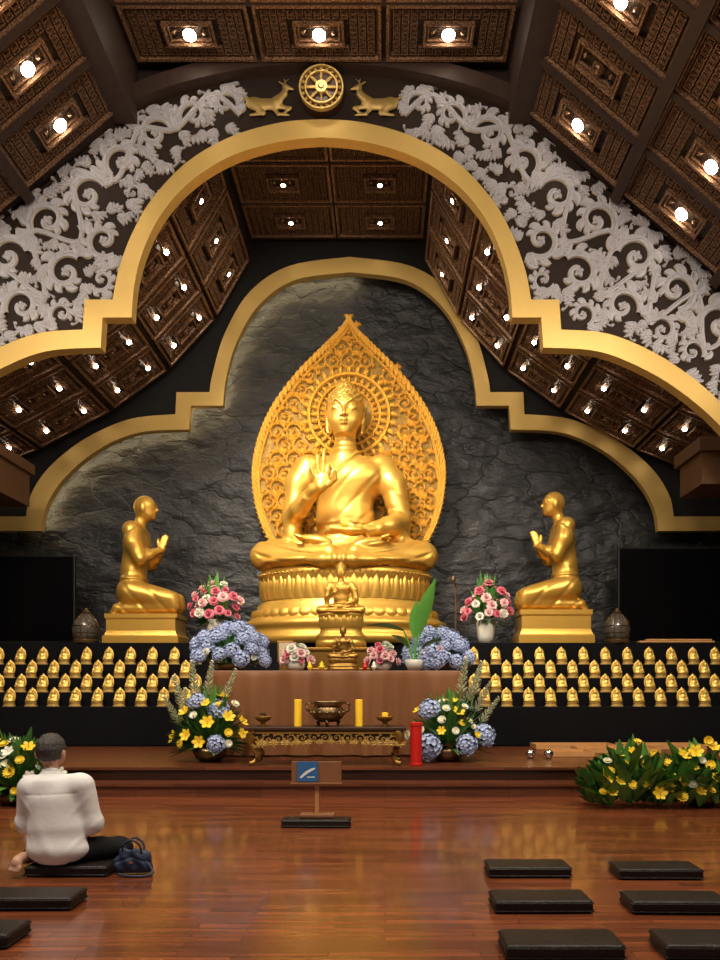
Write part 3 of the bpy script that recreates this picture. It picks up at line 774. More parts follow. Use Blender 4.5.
# ------------------------------------------------------------ small figurines
S=SDF((-13,-9,-1),(13,9,31),.7)
S.ell((0,-.5,8.4),(8.0,5,2.8),1.); S.ell((0,0,13),(4.2,3.2,5.2),1.); S.cone((-4.2,0,15.8),(-5.4,-1.5,11),1.6,1.3,.6); S.cone((4.2,0,15.8),(5.4,-1.5,11),1.6,1.3,.6)
S.cone((-5.4,-1.5,11),(-1,-4.5,10),1.3,1.,.6); S.cone((5.4,-1.5,11),(1,-4.5,10),1.3,1.,.6)
S.ell((0,-.5,20.2),(2.6,2.7,3.1),.5); S.ell((0,0,23.3),(1.3,1.3,1.2),.4)
S.ell((0,4.4,14.5),(7.6,1.1,11.5),.8); S.cone((0,4.4,24),(0,4.4,28),2.4,.3,1.5)
fs_=.345/27
me_fb=S.mesh('figurine_body',M['gold_bright'],fs_)
b=B(); b.lathe([(9.0,0),(9.0,1.6),(7.5,2.2),(7.5,4),(8.6,5),(8.6,5.8)],n=18,sy=.66); b.v=[tuple(c*fs_ for c in p) for p in b.v]
me_fp=b.mesh('figurine_base',M['gold_trim'])
def figurine(x,d,z):
    e=add('small_buddha_figurine',me_fp,(x,d,z+.002)); meta(e,'small golden seated Buddha figurine on the black tiered shelf','figurine','small Buddha figurines on the tiers')
    add('body',me_fb,(0,0,0),parent=e)
for r,(dd,zz) in enumerate(rows):
    d=dd+.15; s=FP/d
    stag=(0 if r%2 else 11)
    for k in range(12):
        px=4+stag+k*22-6
        if -12<px<198: figurine((px-VX)/s,d,zz)
    for k in range(13):
        px=474+stag+k*22
        if px<735: figurine((px-VX)/s,d,zz)
# ------------------------------------------------------------ tv screens
def tv(x0,x1,y0,y1,d,lab):
    a=W(x0,y1,d);c=W(x1,y0,d)
    e=empty('television',(a.x/2+c.x/2,d,2.302)); meta(e,lab,'television','wall televisions')
    w=(c.x-a.x)/2;zo=max(0.03,a.z-2.3);h=c.z-2.3-zo
    b=B(); b.box(-w,w,0,.08,zo,zo+h); o=add('bezel',b.mesh('bezel',M['plastic']),parent=e); bevel(o,.015)
    b=B(); b.box(-w+.04,w-.04,-.006,.01,zo+.04,zo+h-.04); add('screen',b.mesh('screen',M['screen']),parent=e)
    b=B(); b.box(-.5,.5,-.1,.2,0,zo+.01); add('stand',b.mesh('stand',M['plastic']),parent=e)
tv(-30,75,555,643,15.2,'large flat black television switched off beside the kneeling statue')
tv(618,770,547,643,15.2,'large flat black television switched off beside the kneeling statue')
def lantern(px,d,lab):
    p=W(px,643,d); e=empty('glass_lantern',(p.x,d,2.302)); meta(e,lab,'lantern','glass lanterns on the platform')
    b=B(); b.lathe([(.24,0),(.25,.05),(.22,.08)],n=20); add('base',b.mesh('base',M['bronze']),parent=e)
    b=B(); b.lathe([(.06,.58),(.1,.62),(.05,.66),(.03,.70),(.001,.71)],n=14); add('finial',b.mesh('finial',M['bronze']),parent=e)
    b=B(); b.lathe([(.20,.07),(.24,.16),(.25,.3),(.22,.42),(.15,.52),(.07,.6)],n=20); add('glass_dome',b.mesh('dome',M['glass'],True),parent=e)
    b=B()
    for k in range(12):
        a=k*math.pi/6; b.tube([((r+.006)*math.cos(a),(r+.006)*math.sin(a),z) for r,z in((.20,.07),(.24,.16),(.25,.3),(.22,.42),(.15,.52),(.07,.6))],.007,4)
    for z,r in ((.2,.245),(.34,.245)): b.tube([((r+.006)*math.cos(a),(r+.006)*math.sin(a),z) for a in np.linspace(0,2*math.pi,24)],.007,4)
    add('wire_frame',b.mesh('wires',M['bronze']),parent=e)
lantern(86,14.5,'round ribbed glass lantern beside the kneeling statue')
lantern(617,14.5,'round ribbed glass lantern beside the kneeling statue')
p=W(456,640,14.45); e=empty('microphone_stand',(p.x,14.5,2.302)); meta(e,'thin black microphone stand behind the flowers','microphone stand')
b=B(); b.lathe([(.18,0),(.18,.02),(.03,.04)],n=18); b.tube([(0,0,.02),(0,0,1.15)],.018,8); add('pole',b.mesh('pole',M['bronze']),parent=e)
b=B(); b.tube([(0,0,1.14),(-.05,-.12,1.24)],.02,8); b.lathe([(.001,-.06),(.045,-.03),(.05,.01),(.03,.05),(.001,.06)],c=(-.06,-.15,1.27),n=12); add('microphone',b.mesh('mic',M['bronze']),parent=e)
# ------------------------------------------------------------ brown cloth table
TX0,TX1=(207-VX)/65.5,(463-VX)/65.5
e=empty('altar_table',((TX0+TX1)/2,11.5,.347)); meta(e,'long altar table covered with shiny brown satin cloth','table')
w=(TX1-TX0)/2; b=B(); b.box(-w+.05,w-.05,-.45,.5,1.22,1.30)
for sx in(-1,1):
    for sy in(-.38,.42): b.box(sx*(w-.2)-.04,sx*(w-.2)+.04,sy-.04,sy+.04,0,1.22)
add('frame',b.mesh('frame',M['darkwood']),parent=e)
vs=[];fs=[];n=260
per=[]
for i in range(n+1):
    t=i/n*(2*w+2*.98)
    if t<.98: x,y=-w,.5-t; nx,ny=-1,0
    elif t<.98+2*w: x,y=-w+(t-.98),-.48; nx,ny=0,-1
    else: x,y=w,-.48+(t-.98-2*w); nx,ny=1,0
    per.append((x,y,nx,ny,t))
levels=[1.32,1.30,1.2,1.0,.8,.6,.4,.2,.03]
for li,z in enumerate(levels):
    for (x,y,nx,ny,t) in per:
        a=.0 if li<2 else .008+.045*(li-1)/7
        dsp=a*(math.sin(t*9+math.sin(t*2.3)*2)+.6*math.sin(t*23+math.sin(t*5))+.5)+ (.01 if li>=1 else 0)
        vs.append((x+nx*dsp,y+ny*dsp,z))
m_=n+1
for li in range(len(levels)-1):
    for i in range(n): fs.append((li*m_+i,li*m_+i+1,(li+1)*m_+i+1,(li+1)*m_+i))
k=len(vs); vs+=[(-w,.5,1.32),(-w,-.48,1.321),(w,-.48,1.321),(w,.5,1.32)]; fs.append((k,k+1,k+2,k+3))
add('tablecloth',mesh('cloth',vs,fs,M['brown_satin'],True),parent=e)
TT=1.669
meS=build_buddha(2.0).mesh('buddha_small',M['gold'],1/100.)
def small_buddha(px,pyb,d,hpx,zb,label,m=None):
    s=FP/d; H=hpx/s; sc=H/200*100
    base=W(px,pyb,d)
    e=empty('buddha_figurine',(base.x,d,zb)); meta(e,label,'figurine')
    me=meS
    if m: me=meS.copy(); me.materials.clear(); me.materials.append(m)
    add('body',me,(0,0,base.z-zb),parent=e,scale=sc)
    add('pedestal',lotus(.92*H/2,.28*H,base.z-zb+.02,npet=18,name='ped',m=m),(0,0,0),parent=e)
b=B(); px0,px1=W(311,640,11.85).x,W(370,640,11.85).x
b.box(px0,px1,11.55,11.95,TT+.001,TT+.33); b.box(px0-.03,px1+.03,11.52,11.98,TT+.33,TT+.38); b.box(px0-.02,px1+.02,11.53,11.97,TT+.001,TT+.05)
o=add('display_plinth',b.mesh('plinth',M['gold_dark'])); meta(o,'aged gold box plinth under the middle Buddha figurine','plinth'); bevel(o,.01)
small_buddha(341,614,11.75,54,TT+.382,'medium golden seated Buddha figurine on a lotus pedestal')
small_buddha(343,658,11.25,34,TT+.002,'small bronze-gold seated Buddha figurine on the altar cloth',M['gold_dark'])
# ------------------------------------------------------------ flora prototypes
def petal(b,o,d,up,L,Wd,cup=.2,mi=0):
    o=Vector(o);d=Vector(d).normalized();u=Vector(up); u=(u-d*u.dot(d)).normalized(); s=d.cross(u)
    p=[o, o+d*L*.35+s*Wd*.8+u*cup*L*.25, o+d*L*.75+s*Wd+u*cup*L*.6, o+d*L+u*cup*L, o+d*L*.75-s*Wd+u*cup*L*.6, o+d*L*.35-s*Wd*.8+u*cup*L*.25, o+d*L*.55+u*cup*L*.2]
    b.add(p,[(0,1,6),(1,2,6),(2,3,6),(3,4,6),(4,5,6),(5,0,6)],mi)
def sph(n,up=-1):
    out=[];g=math.pi*(3-5**.5)
    for i in range(n):
        z=1-2*(i+.5)/n
        if z<up: continue
        r=math.sqrt(1-z*z);a=g*i; out.append(Vector((r*math.cos(a),r*math.sin(a),z)))
    return out
def proto_hyd():
    b=B()
    for p in sph(80,-.6):
        t=p.orthogonal().normalized(); q=p.cross(t); a0=random.random()*2; rd=random.uniform(.72,1.08)
        for k in range(4):
            a=a0+k*math.pi/2; d=t*math.cos(a)+q*math.sin(a); petal(b,Vector((p.x,p.y,p.z*.8))*rd,d+p*.35,p,.26,.12,.15)
    return b.mesh('hydrangea',M['bluef'])
def proto_rose(m):
    b=B()
    for ring,(n,el,L,c) in enumerate(((5,1.3,.7,.5),(6,.9,.85,.3),(8,.45,1.0,.1),(8,.1,1.0,-.1))):
        for k in range(n):
            a=2*math.pi*(k+ring*.4)/n; d=Vector((math.cos(a)*math.cos(el),math.sin(a)*math.cos(el),math.sin(el)))
            petal(b,(0,0,0),d,(-math.cos(a)*.5,-math.sin(a)*.5,1),L,.42,c)
    return b.mesh('rose',m)
def proto_daisy(m,mc):
    b=B()
    for ring in range(2):
        for k in range(13):
            a=2*math.pi*(k+ring*.5)/13; petal(b,(0,0,ring*.08),(math.cos(a),math.sin(a),.15+ring*.35),(0,0,1),1.0-ring*.25,.17,.15)
    b.lathe([(.28,0),(.3,.15),(.2,.28),(.001,.32)],n=12,mi=1)
    return b.mesh('daisy',[m,mc])
def proto_lily(m):
    b=B()
    for k in range(6):
        a=k*math.pi/3; petal(b,(0,0,0),(math.cos(a),math.sin(a),.7),(0,0,1),1.1,.3,-.1)
    for k in range(4): b.tube([(0,0,0),(.15*math.cos(k*1.6),.15*math.sin(k*1.6),.8)],.03,4)
    return b.mesh('lily',m)
def proto_spike():
    b=B(); b.tube([(0,0,-1.),(0,0,.3),(.1,0,2.2)],[.05,.04,.02],5,mi=1)
    for i in range(70):
        t=i/70; a=i*2.4; r=.30*(1-t)+.06; z=t*2.3
        petal(b,(r*.3*math.cos(a)+.1*t,r*.3*math.sin(a),z),(math.cos(a),math.sin(a),.6),(0,0,1),r+.08,.09,.2)
    return b.mesh('spike',[M['creamf'],M['leaf2']])
PR={'hydrangea_bloom':proto_hyd(),'pink_rose':proto_rose(M['pinkf']),'pale_rose':proto_rose(M['palepink']),'white_rose':proto_rose(M['whitef']),
'yellow_daisy':proto_daisy(M['yellowf'],M['yellowf']),'white_daisy':proto_daisy(M['whitef'],M['yellowf']),'yellow_lily':proto_lily(M['yellowf']),'white_lily':proto_lily(M['whitef']),'flower_spike':proto_spike()}
def leafblade(b,base,d,L,Wd,droop=.3,mi=0,n=5):
    base=Vector(base); d=Vector(d).normalized(); s=d.cross(Vector((0,.3,1)))
    if s.length<.05: s=Vector((1,0,0))
    s.normalize(); vs=[];fs=[]
    for i in range(n+1):
        t=i/n; c=base+d*L*t+Vector((0,0,-droop*L*t*t)); w_=Wd*math.sin(math.pi*min(.97,t*.9+.1)); 
        up=s.cross(d).normalized()
        vs+=[c-s*w_+up*w_*.3,c,c+s*w_+up*w_*.3]
    for i in range(n):
        q=i*3; fs+=[(q,q+1,q+4,q+3),(q+1,q+2,q+5,q+4)]
    b.add(vs,fs,mi)
def bouquet(label,base,r3,blooms,nleaf=70,Lf=(.5,1.0),lw=.03,pot=None,seed=1,spikes=None,zc=.35):
    R=random.Random(seed); rx,ry,rz=r3
    e=empty('flower_arrangement',base); meta(e,label,'flower arrangement')
    b=B(); zb=rz*zc
    if rx>1:
        cx=[-rx*.62,-rx*.05,rx*.5]   # three leafy clumps merging into one bank
        hof=lambda x: rz*(.62+.38*max(math.exp(-((x-c)/(rx*.2))**2) for c in cx))
        for i in range(nleaf*3):
            x=R.uniform(-rx*.95,rx*.95); hgt=hof(x)
            z0=R.uniform(.02,.5)*hgt; c=min(cx,key=lambda c:abs(c-x))
            leafblade(b,(x,R.uniform(-.8,.5)*ry,z0),((x-c)/rx*2.2+R.uniform(-.5,.5),R.uniform(-1.,.3),R.uniform(.6,1.3)),hgt*R.uniform(.40,.72),lw*R.uniform(.7,1.3),R.uniform(0,.3),R.choice((0,1)))
    else:
        for i in range(nleaf):
            a=R.uniform(0,2*math.pi); el=R.uniform(-.15,1.4)
            d=Vector((math.cos(a)*math.cos(el)*rx,math.sin(a)*math.cos(el)*ry,math.sin(el)*rz))
            L=d.length*R.uniform(*Lf)*1.05
            o=Vector((d.x*.25,d.y*.25,zb*.8+d.z*.15))
            leafblade(b,o,d,L*.8,lw*R.uniform(.7,1.4),R.uniform(0,.2),R.choice((0,1)))
    b.v=[(p[0],p[1],max(.01,p[2])) for p in b.v]
    add('foliage',b.mesh('foliage',[M['leaf'],M['leaf2']]),parent=e)
    if pot:
        pr,ph,pm=pot; b=B(); b.lathe([(pr*.6,0),(pr*.85,ph*.3),(pr,ph*.7),(pr*.85,ph),(pr*.7,ph*.98),(pr*.6,ph*.8)],n=20); add('vase',b.mesh('vase',pm,True),parent=e)
    pts=[]
    for kind,cnt,sc in blooms:
        for i in range(cnt):
            best=None
            for t in range(12):
                a=R.uniform(math.pi,2*math.pi) if R.random()<.85 else R.uniform(0,math.pi); el=R.uniform(0.,1.45)
                n=Vector((math.cos(a)*math.cos(el),math.sin(a)*math.cos(el),math.sin(el)))
                p=Vector((n.x*rx,n.y*ry,zb+n.z*(rz-zb)))*R.uniform(.82,1.05)
                if rx>1:
                    x=R.uniform(-rx*.95,rx*.95); q_=R.uniform(.25,1.0); p=Vector((x,-ry*(1.15-.5*q_),hof(x)*q_))
                dm=min([(p-q[0]).length-q[1]-sc for q in pts] or [9])
                if best is None or dm>best[0]: best=(dm,p,n)
            _,p,n=best; pts.append((p,sc)); p=p*.95; p.z=max(p.z,sc*.9)
            q=(n*(.4 if rx>1 else 1)+Vector((0,-.5,.2))).to_track_quat('Z','Y').to_euler()
            add(kind,PR[kind],p,parent=e,rot=q,scale=sc*R.uniform(.8,1.2))
    for (x,z,tilt,sc) in (spikes or []):
        add('flower_spike',PR['flower_spike'],(x,R.uniform(-.1,.1),z),parent=e,rot=(R.uniform(-.15,.1),tilt,0),scale=sc)
    return e
for px in (207,491):
    p=W(px,643,14.0); bouquet('bouquet of pink and pale roses in a white vase',(p.x,14.75,2.302),(.54,.4,1.25),[('pink_rose',16,.10),('pale_rose',11,.11),('white_rose',5,.10)],90,(.5,.9),.05,(.2,.5,M['pot']),seed=px,zc=.5)
p=W(233,668,11.55); bouquet('mass of blue hydrangeas with leaves on the satin altar table',(p.x-.02,11.5,TT+.002),(.62,.32,.74),[('hydrangea_bloom',32,.125),('white_rose',3,.06)],110,(.6,1.),.06,(.25,.15,M['bronze']),seed=5,zc=.25)
p=W(438,668,11.55); bouquet('mass of pale blue hydrangeas with leaves on the altar table',(p.x,11.64,TT+.004),(.60,.28,.68),[('hydrangea_bloom',30,.12),('pale_rose',3,.06)],100,(.6,1.),.06,(.22,.15,M['bronze']),seed=6,zc=.25)
p=W(296,668,11.3); bouquet('small bowl of pale pink and white roses beside bronze figurine',(p.x,11.25,TT+.002),(.24,.2,.42),[('pale_rose',8,.085),('white_rose',6,.08),('pink_rose',3,.06)],30,(.5,.9),.04,(.16,.14,M['pot']),seed=8)
p=W(382,668,11.3); bouquet('small bowl of pink roses and tiny leaves beside bronze figurine',(p.x,11.25,TT+.002),(.26,.2,.42),[('pale_rose',9,.08),('pink_rose',5,.07),('white_rose',3,.07)],30,(.5,.9),.04,(.16,.14,M['pot']),seed=9)
p=W(414,668,11.15); e=empty('potted_plant',(p.x,11.14,TT+.002)); meta(e,'plant with large upright glossy green leaves in small white pot','potted plant')
b=B()
def stemleaf(x1,z1,d,L,w_,dr):
    b.tube(cr([(0,0,.1),(x1*.4,-.01,z1*.6),(x1,-.02,z1)],4),.012,6); leafblade(b,(x1,-.02,z1-.01),d,L,w_,dr,0,9)
for a_ in ((.07,.55,(.28,-.1,1.),.95,.13,.05),(.02,.5,(.02,-.15,1),.62,.10,.05),(-.16,.62,(-.95,-.15,.30),.62,.085,.18),(.12,.35,(.7,-.2,.5),.45,.07,.3),(-.08,.35,(-.5,-.2,.6),.45,.07,.3)): stemleaf(*a_)
add('leaves',b.mesh('leaves',[M['leaf3']],True),parent=e)
b=B(); b.lathe([(.09,0),(.13,.08),(.14,.16),(.11,.17),(.1,.12)],n=18); add('pot',b.mesh('pot',M['pot'],True),parent=e)
p=W(283,668,11.5); e=empty('picture_frame',(p.x,11.75,TT+.001)); meta(e,'small framed portrait card standing behind the rose bowl','picture frame')
b=B(); b.box(-.13,.13,-.015,.015,.15,.5); b.box(-.1,.1,-.01,.12,0,.15); o=add('frame',b.mesh('frame',M['gold_dark']),parent=e); bevel(o,.01)
b=B(); b.box(-.1,.1,-.02,-.014,.18,.47); add('picture',b.mesh('pic',M['paper']),parent=e)
for px,c,r in ((322,'yellowf',.05),(365,'red',.045),(310,'candle',.04),(374,'whitef',.04)):
    q=W(px,668,11.12); b=B(); b.lathe([(r*.4,0),(r,.05),(r*1.05,.07),(r*.3,.06),(r*.7,.1),(r*.001,.15)],n=14)
    o=add('offering_cup',b.mesh('cup',M[c],True),(q.x,11.08,TT+.001)); meta(o,'small coloured offering cup on the satin altar cloth','cup','offering cups on the altar table')
# ------------------------------------------------------------ carved low table
xc=((244+406)/2-VX)/(FP/9.75); hw_=81/(FP/9.75)
e=empty('carved_altar_table',(xc,10.02,.347)); meta(e,'low carved wooden altar table with gilded apron and curved legs','table')
b=B(); b.box(-hw_,hw_,-.3,.3,.475,.525); b.box(-hw_+.05,hw_-.05,-.26,.26,.42,.475); o=add('top',b.mesh('top',M['darkwood']),parent=e); bevel(o,.012)
b=B(); b.box(-hw_+.08,hw_-.08,-.245,-.215,.33,.43); b.box(-hw_+.08,hw_-.08,.215,.245,.33,.43); add('apron',b.mesh('apron',M['darkwood']),parent=e)
Oa=Orn(lambda u,y,h:(u/100.,-.25-h,y/100.),.03)
for k in range(13):
    u=-hw_*100+16+k*(2*hw_*100-32)/12; t=abs(k-6)/6
    Oa.plume((u,38-5*t*t),7.2+1.5*t,1 if k%2 else -1,k*1.3,n=7)
    Oa.acanthus((u+8,36),-1.57,9+5*t,.3)
Oa.strip([Vector((-hw_*100+6,45)),Vector((hw_*100-6,45))],[1.5,1.5])
me=Oa.mesh('apron_carving',[M['gold_trim'],M['gold_trim']]); add('apron_carving',me,parent=e)
for sx in(-1,1):
    for sy in(-1,1):
        b=B(); b.tube(cr([(0,0,.47),(sx*.04,sy*.02,.38),(sx*.02,0,.25),(-sx*.05,0,.13),(-sx*.02,0,.05),(sx*.06,sy*.02,.025)],3),[.075,.075,.07,.068,.06,.05,.045,.04,.035,.03,.03,.03,.032,.034,.034,.025],8)
        add('leg',b.mesh('leg',M['gold_dark'],True),(sx*(hw_-.12),sy*.22,0),parent=e)
T2=.347+.526
def on2(px,dd): return ((px-VX)*dd/FP,dd,T2)
for px in (298,359):
    e=empty('pillar_candle',on2(px,9.95)); meta(e,'yellow pillar candle on the carved table','candle','yellow candles beside the incense burner')
    b=B(); b.lathe([(.05,0),(.05,.36),(.045,.37),(.02,.36)],n=18); add('wax',b.mesh('wax',M['candle']),parent=e)
    b=B(); b.tube([(0,0,.355),(0,0,.39)],.004,5); add('wick',b.mesh('wick',M['plastic']),parent=e)
e=empty('incense_burner',on2(328,9.95)); meta(e,'round bronze incense burner with handles and feet','incense burner')
b=B(); b.lathe([(.10,.06),(.19,.10),(.235,.17),(.235,.21),(.19,.27),(.185,.29),(.25,.32),(.25,.35),(.22,.35),(.18,.29)],n=28); 
for k in range(16):
    a=k*math.pi/8; b.lathe([(.001,-.03),(.03,0),(.001,.03)],c=(.235*math.cos(a),.235*math.sin(a),.19),n=8)
add('bowl',b.mesh('bowl',M['bronze'],True),parent=e)
for k in range(3):
    a=-math.pi/2+k*2*math.pi/3; b=B(); b.tube([(.12*math.cos(a),.12*math.sin(a),.1),(.17*math.cos(a),.17*math.sin(a),.05),(.15*math.cos(a),.15*math.sin(a),0.01)],[.04,.03,.025],8); add('foot',b.mesh('foot',M['bronze'],True),parent=e)
for sx in(-1,1):
    b=B(); b.tube([(sx*.21,0,.2),(sx*.29,0,.22),(sx*.3,0,.3),(sx*.24,0,.33)],.018,8); add('handle',b.mesh('handle',M['bronze'],True),parent=e)
for px in (263,385):
    e=empty('oil_lamp_bowl',on2(px,9.95)); meta(e,'small brass bowl lamp on the carved table','oil lamp','brass bowls on the carved table')
    b=B(); b.lathe([(.07,0),(.03,.03),(.03,.05),(.10,.09),(.13,.13),(.125,.14),(.1,.11)],n=20); add('bowl',b.mesh('bowl',M['gold_dark'],True),parent=e)
    b=B(); b.lathe([(.045,.1),(.045,.18),(.03,.19)],n=14); add('candle',b.mesh('candle',M['candle'] if px>300 else M['bronze']),parent=e)
p=W(416,769,9.85); b=B(); b.lathe([(.085,0),(.085,.03),(.08,.035),(.08,.53),(.088,.54),(.088,.58),(.07,.585)],n=24)
o=add('incense_canister',b.mesh('can',M['red']),(p.x,9.82,.347)); meta(o,'tall red cylindrical incense canister beside the carved table','canister')
# ------------------------------------------------------------ floor bouquets
bouquet('yellow lilies, daisies, leaves and cream spikes beside the carved table',(W(206,768,10.1).x-.02,10.42,.347),(.60,.4,.98),[('yellow_lily',12,.10),('white_daisy',9,.07),('yellow_daisy',8,.06),('hydrangea_bloom',3,.13)],280,(.55,1.05),.035,(.25,.2,M['bronze']),seed=11,
  spikes=[(-.36,.75,-.35,.22),(-.22,.9,-.15,.24),(-.45,.55,-.6,.2),(-.05,.95,.1,.22),(-.3,.6,-.2,.2),(.2,.9,.3,.2)],zc=.3)
bouquet('white daisies, yellow lilies and blue hydrangeas with cream spikes',(W(449,768,10.1).x,10.45,.347),(.60,.4,.92),[('hydrangea_bloom',5,.15),('yellow_lily',9,.09),('white_daisy',12,.07),('yellow_daisy',5,.06)],280,(.55,1.05),.035,(.25,.2,M['bronze']),seed=12,
  spikes=[(.3,.85,.3,.22),(.42,.7,.45,.22),(.2,.95,.1,.24),(.5,.55,.6,.2),(.38,.95,.2,.22)],zc=.3)
p=W(700,811,8.55); bouquet('long low bank of yellow chrysanthemums, white lilies and green leaves',(p.x+.03,8.6,.002),(1.40,.34,.84),[('yellow_daisy',30,.065),('yellow_lily',22,.08),('white_lily',6,.075),('white_daisy',10,.055)],260,(.6,1.05),.062,(.22,.15,M['bronze']),seed=13,zc=.3)
p=W(16,800,8.7); bouquet('low floor arrangement of white and yellow flowers',(p.x,8.7,.002),(.60,.36,.78),[('yellow_daisy',14,.065),('white_lily',9,.09),('yellow_lily',7,.08),('white_daisy',10,.065)],260,(.6,1.05),.05,(.22,.15,M['bronze']),seed=15,zc=.3)
# ------------------------------------------------------------ trays
for (x0,x1,y) in ((533,612,12.6),(575,655,11.9),(620,700,12.6),(548,590,11.3)):
    a=(x0-VX)*y/FP; c=(x1-VX)*y/FP; w=(c-a)/2; e=empty('wooden_tray',((a+c)/2,y,.347)); meta(e,'shallow light wooden tray lying on the stage','tray','wooden trays on the stage')
    b=B(); b.box(-w,w,-.27,.27,0,.025); add('base',b.mesh('base',M['tray']),parent=e)
    b=B(); b.box(-w,w,-.27,-.24,.0251,.08);b.box(-w,w,.24,.27,.0251,.08);b.box(-w,-w+.03,-.24,.24,.0251,.08);b.box(w-.03,w,-.24,.24,.0251,.08); add('rim',b.mesh('rim',M['tray']),parent=e)
for px in (527,545):
    p=W(px,760,11.0); b=B(); b.lathe([(.03,0),(.05,.02),(.075,.06),(.06,.11),(.02,.14)],n=16); o=add('floor_spotlight',b.mesh('spotlight',M['chrome'],True),(p.x,10.75,.347)); meta(o,'small shiny metal bell on the stage floor','spotlight','small spotlights on the stage')  # small round metal floor spotlights, modelled unlit
b=B(); p=W(675,641,14.45); b.box(-.75,.75,-.09,.09,0,.04); b.box(-.6,.7,-.085,.085,.0401,.075); o=add('folded_cloth',b.mesh('fc',M['tray']),(p.x,14.42,2.302)); meta(o,'folded ochre cloth lying on the black platform','cloth'); bevel(o,.015)
# ------------------------------------------------------------ sign stand
cz=lambda y,d=7.3:CAMH-(y-VY)*d/FP
zb=cz(783);zt=cz(762)
e=empty('sign_stand',(W(316,828,7.25).x,7.36,0.085)); meta(e,'wooden stand with a board and small blue card on a cushion','sign stand')
def Zs(b): b.v=[(p[0],p[1],p[2]-.085) for p in b.v]; return b
b=B(); b.box(-.26,.25,-.015,.015,zb-.0,zt); b.box(-.27,.26,-.05,.03,zb-.02,zb); o=add('board',Zs(b).mesh('board',M['lect']),parent=e); bevel(o,.006)
b=B(); b.box(-.02,.02,-.012,.022,.12,zb-.02); add('post',Zs(b).mesh('post',M['tray']),parent=e)
b=B(); b.box(-.17,.18,-.09,.09,.085,.12); o=add('foot_board',Zs(b).mesh('foot',M['lect']),parent=e); bevel(o,.008)
b=B(); b.box(-.20,.01,-.03,-.017,zb+.01,zt-.0); add('blue_card',Zs(b).mesh('card',M['bluecard']),parent=e)
b=B(); zc_=(zb+zt)/2
def pl(pts): 
    n=len(pts); b.add([(p[0],-.0315,p[1]) for p in pts],[tuple(range(n))])
pl([(-.175,zc_-.05),(-.16,zc_-.065),(-.09,zc_-.01),(-.02,zc_+.03),(-.015,zc_+.045),(-.05,zc_+.04),(-.11,zc_+.01)])
pl([(-.10,zc_-.055),(-.02,zc_-.055),(-.02,zc_-.045),(-.10,zc_-.045)])
add('print',Zs(b).mesh('print',M['white']),parent=e)
# ------------------------------------------------------------ cushions
def cushion_mesh(w,dp,h):
    bm=bmesh.new(); bmesh.ops.create_cube(bm,size=1)
    for v_ in bm.verts: v_.co.x*=w; v_.co.y*=dp; v_.co.z=(v_.co.z+.5)*h
    bmesh.ops.bevel(bm,geom=bm.edges[:]+bm.verts[:],offset=.022,segments=3,affect='EDGES',profile=.6)
    me=bpy.data.meshes.new('cushion'); bm.to_mesh(me); bm.free()
    me.polygons.foreach_set('use_smooth',[True]*len(me.polygons)); me.materials.append(M['cushion']); return me
CH=.08
cm=cushion_mesh(.61,.27,CH)
pipe=B(); w2,d2_=.307,.137
for z in (.016,CH-.016):
    pipe.tube([(-w2+.01,-d2_,z),(w2-.01,-d2_,z),(w2,-d2_+.01,z),(w2,d2_-.01,z),(w2-.01,d2_,z),(-w2+.01,d2_,z),(-w2,d2_-.01,z),(-w2,-d2_+.01,z),(-w2+.01,-d2_,z)],.005,5)
pm=pipe.mesh('piping',M['cushion'])
def cushion(px,py,lab='flat rectangular black meditation cushion on the wood floor',rot=0):
    d=CAMH*FP/(py-VY); x=(px-VX)*d/FP
    o=add('floor_cushion',cm,(x,d+.15,.002),rot=(0,0,rot)); meta(o,lab,'cushion','black floor cushions')
    add('piping',pm,(0,0,0),parent=o)
    return o
for px,py,r in ((531,879,.0),(545,915,.01),(567,963,.0),(663,881,-.01),(684,916,-.02),(729,963,-.02),(20,912,.01),(-52,951,.0)): cushion(px,py,rot=r)
cushion(64,878,'flat black cushion under the seated person')
cushion(315,829,'small black cushion block under the sign stand').scale=(1.12,.8,1)
# ------------------------------------------------------------ person
dP=5.42; sP=FP/dP
org=W(60,861,dP); PZ=.083
per=empty('person',(org.x,dP,PZ)); meta(per,'person in white shirt and black trousers sitting cross-legged','person')
def torso(S,g,k=9):
    S.ell((-2,0,14),(30+g,20+g,15+g),k); S.ell((-4,1,34),(28+g,18+g,26+g),k); S.ell((-7,3,60),(29+g,17+g,22+g),k)
    S.cone((-29,4,76),(16,4,78),10.5+g,10.5+g,k); S.cone((-12,4,80),(-12,6,88),11+g,6+g,k)
def arms(S,g,k=6):
    S.cone((-33,6,74),(-38,10,38),11+g,9+g,k); S.cone((-38,10,38),(-18,38,46),9+g,5.5+g,k)
    S.cone((20,6,76),(28,10,38),11+g,9+g,k); S.cone((28,10,38),(4,38,46),9+g,5.5+g,k)
def legsf(S,g,k=6):
    S.cone((-14,6,11),(-34,34,9),13+g,9+g,k); S.cone((10,6,11),(50,30,9),14+g,10+g,k)
    S.cone((52,28,8),(6,42,6),9+g,7+g,k); S.cone((-36,32,8),(-34,6,5),8+g,6.5+g,k)
h=1.1
S=SDF((-64,-34,-10),(74,74,136),h)
torso(S,-2);arms(S,-2);legsf(S,-2)
S.cone((-11,5,82),(-13,9,98),7.5,7,4)
S.ell((-14,12,111),(13,15,15.5),3,rot=(-14,0,0)); S.ell((-14,20,103),(9.5,9,9),4)
S.chain([(-14,27,110),(-14,29,105)],[1.2,2],1.2); S.cone((-17,27,99),(-11,27,99),1,1,1)
for s in(-1,1):
    S.ell((-14+s*13.6,9,108),(1.9,3.2,4.8),1); S.ell((-14+s*4.5,25.5,110),(2.4,1.6,1.6),.8)
S.chain([(-33,8,6),(-35,-4,6),(-36,-13,4)],[5.5,5,4.6],3)
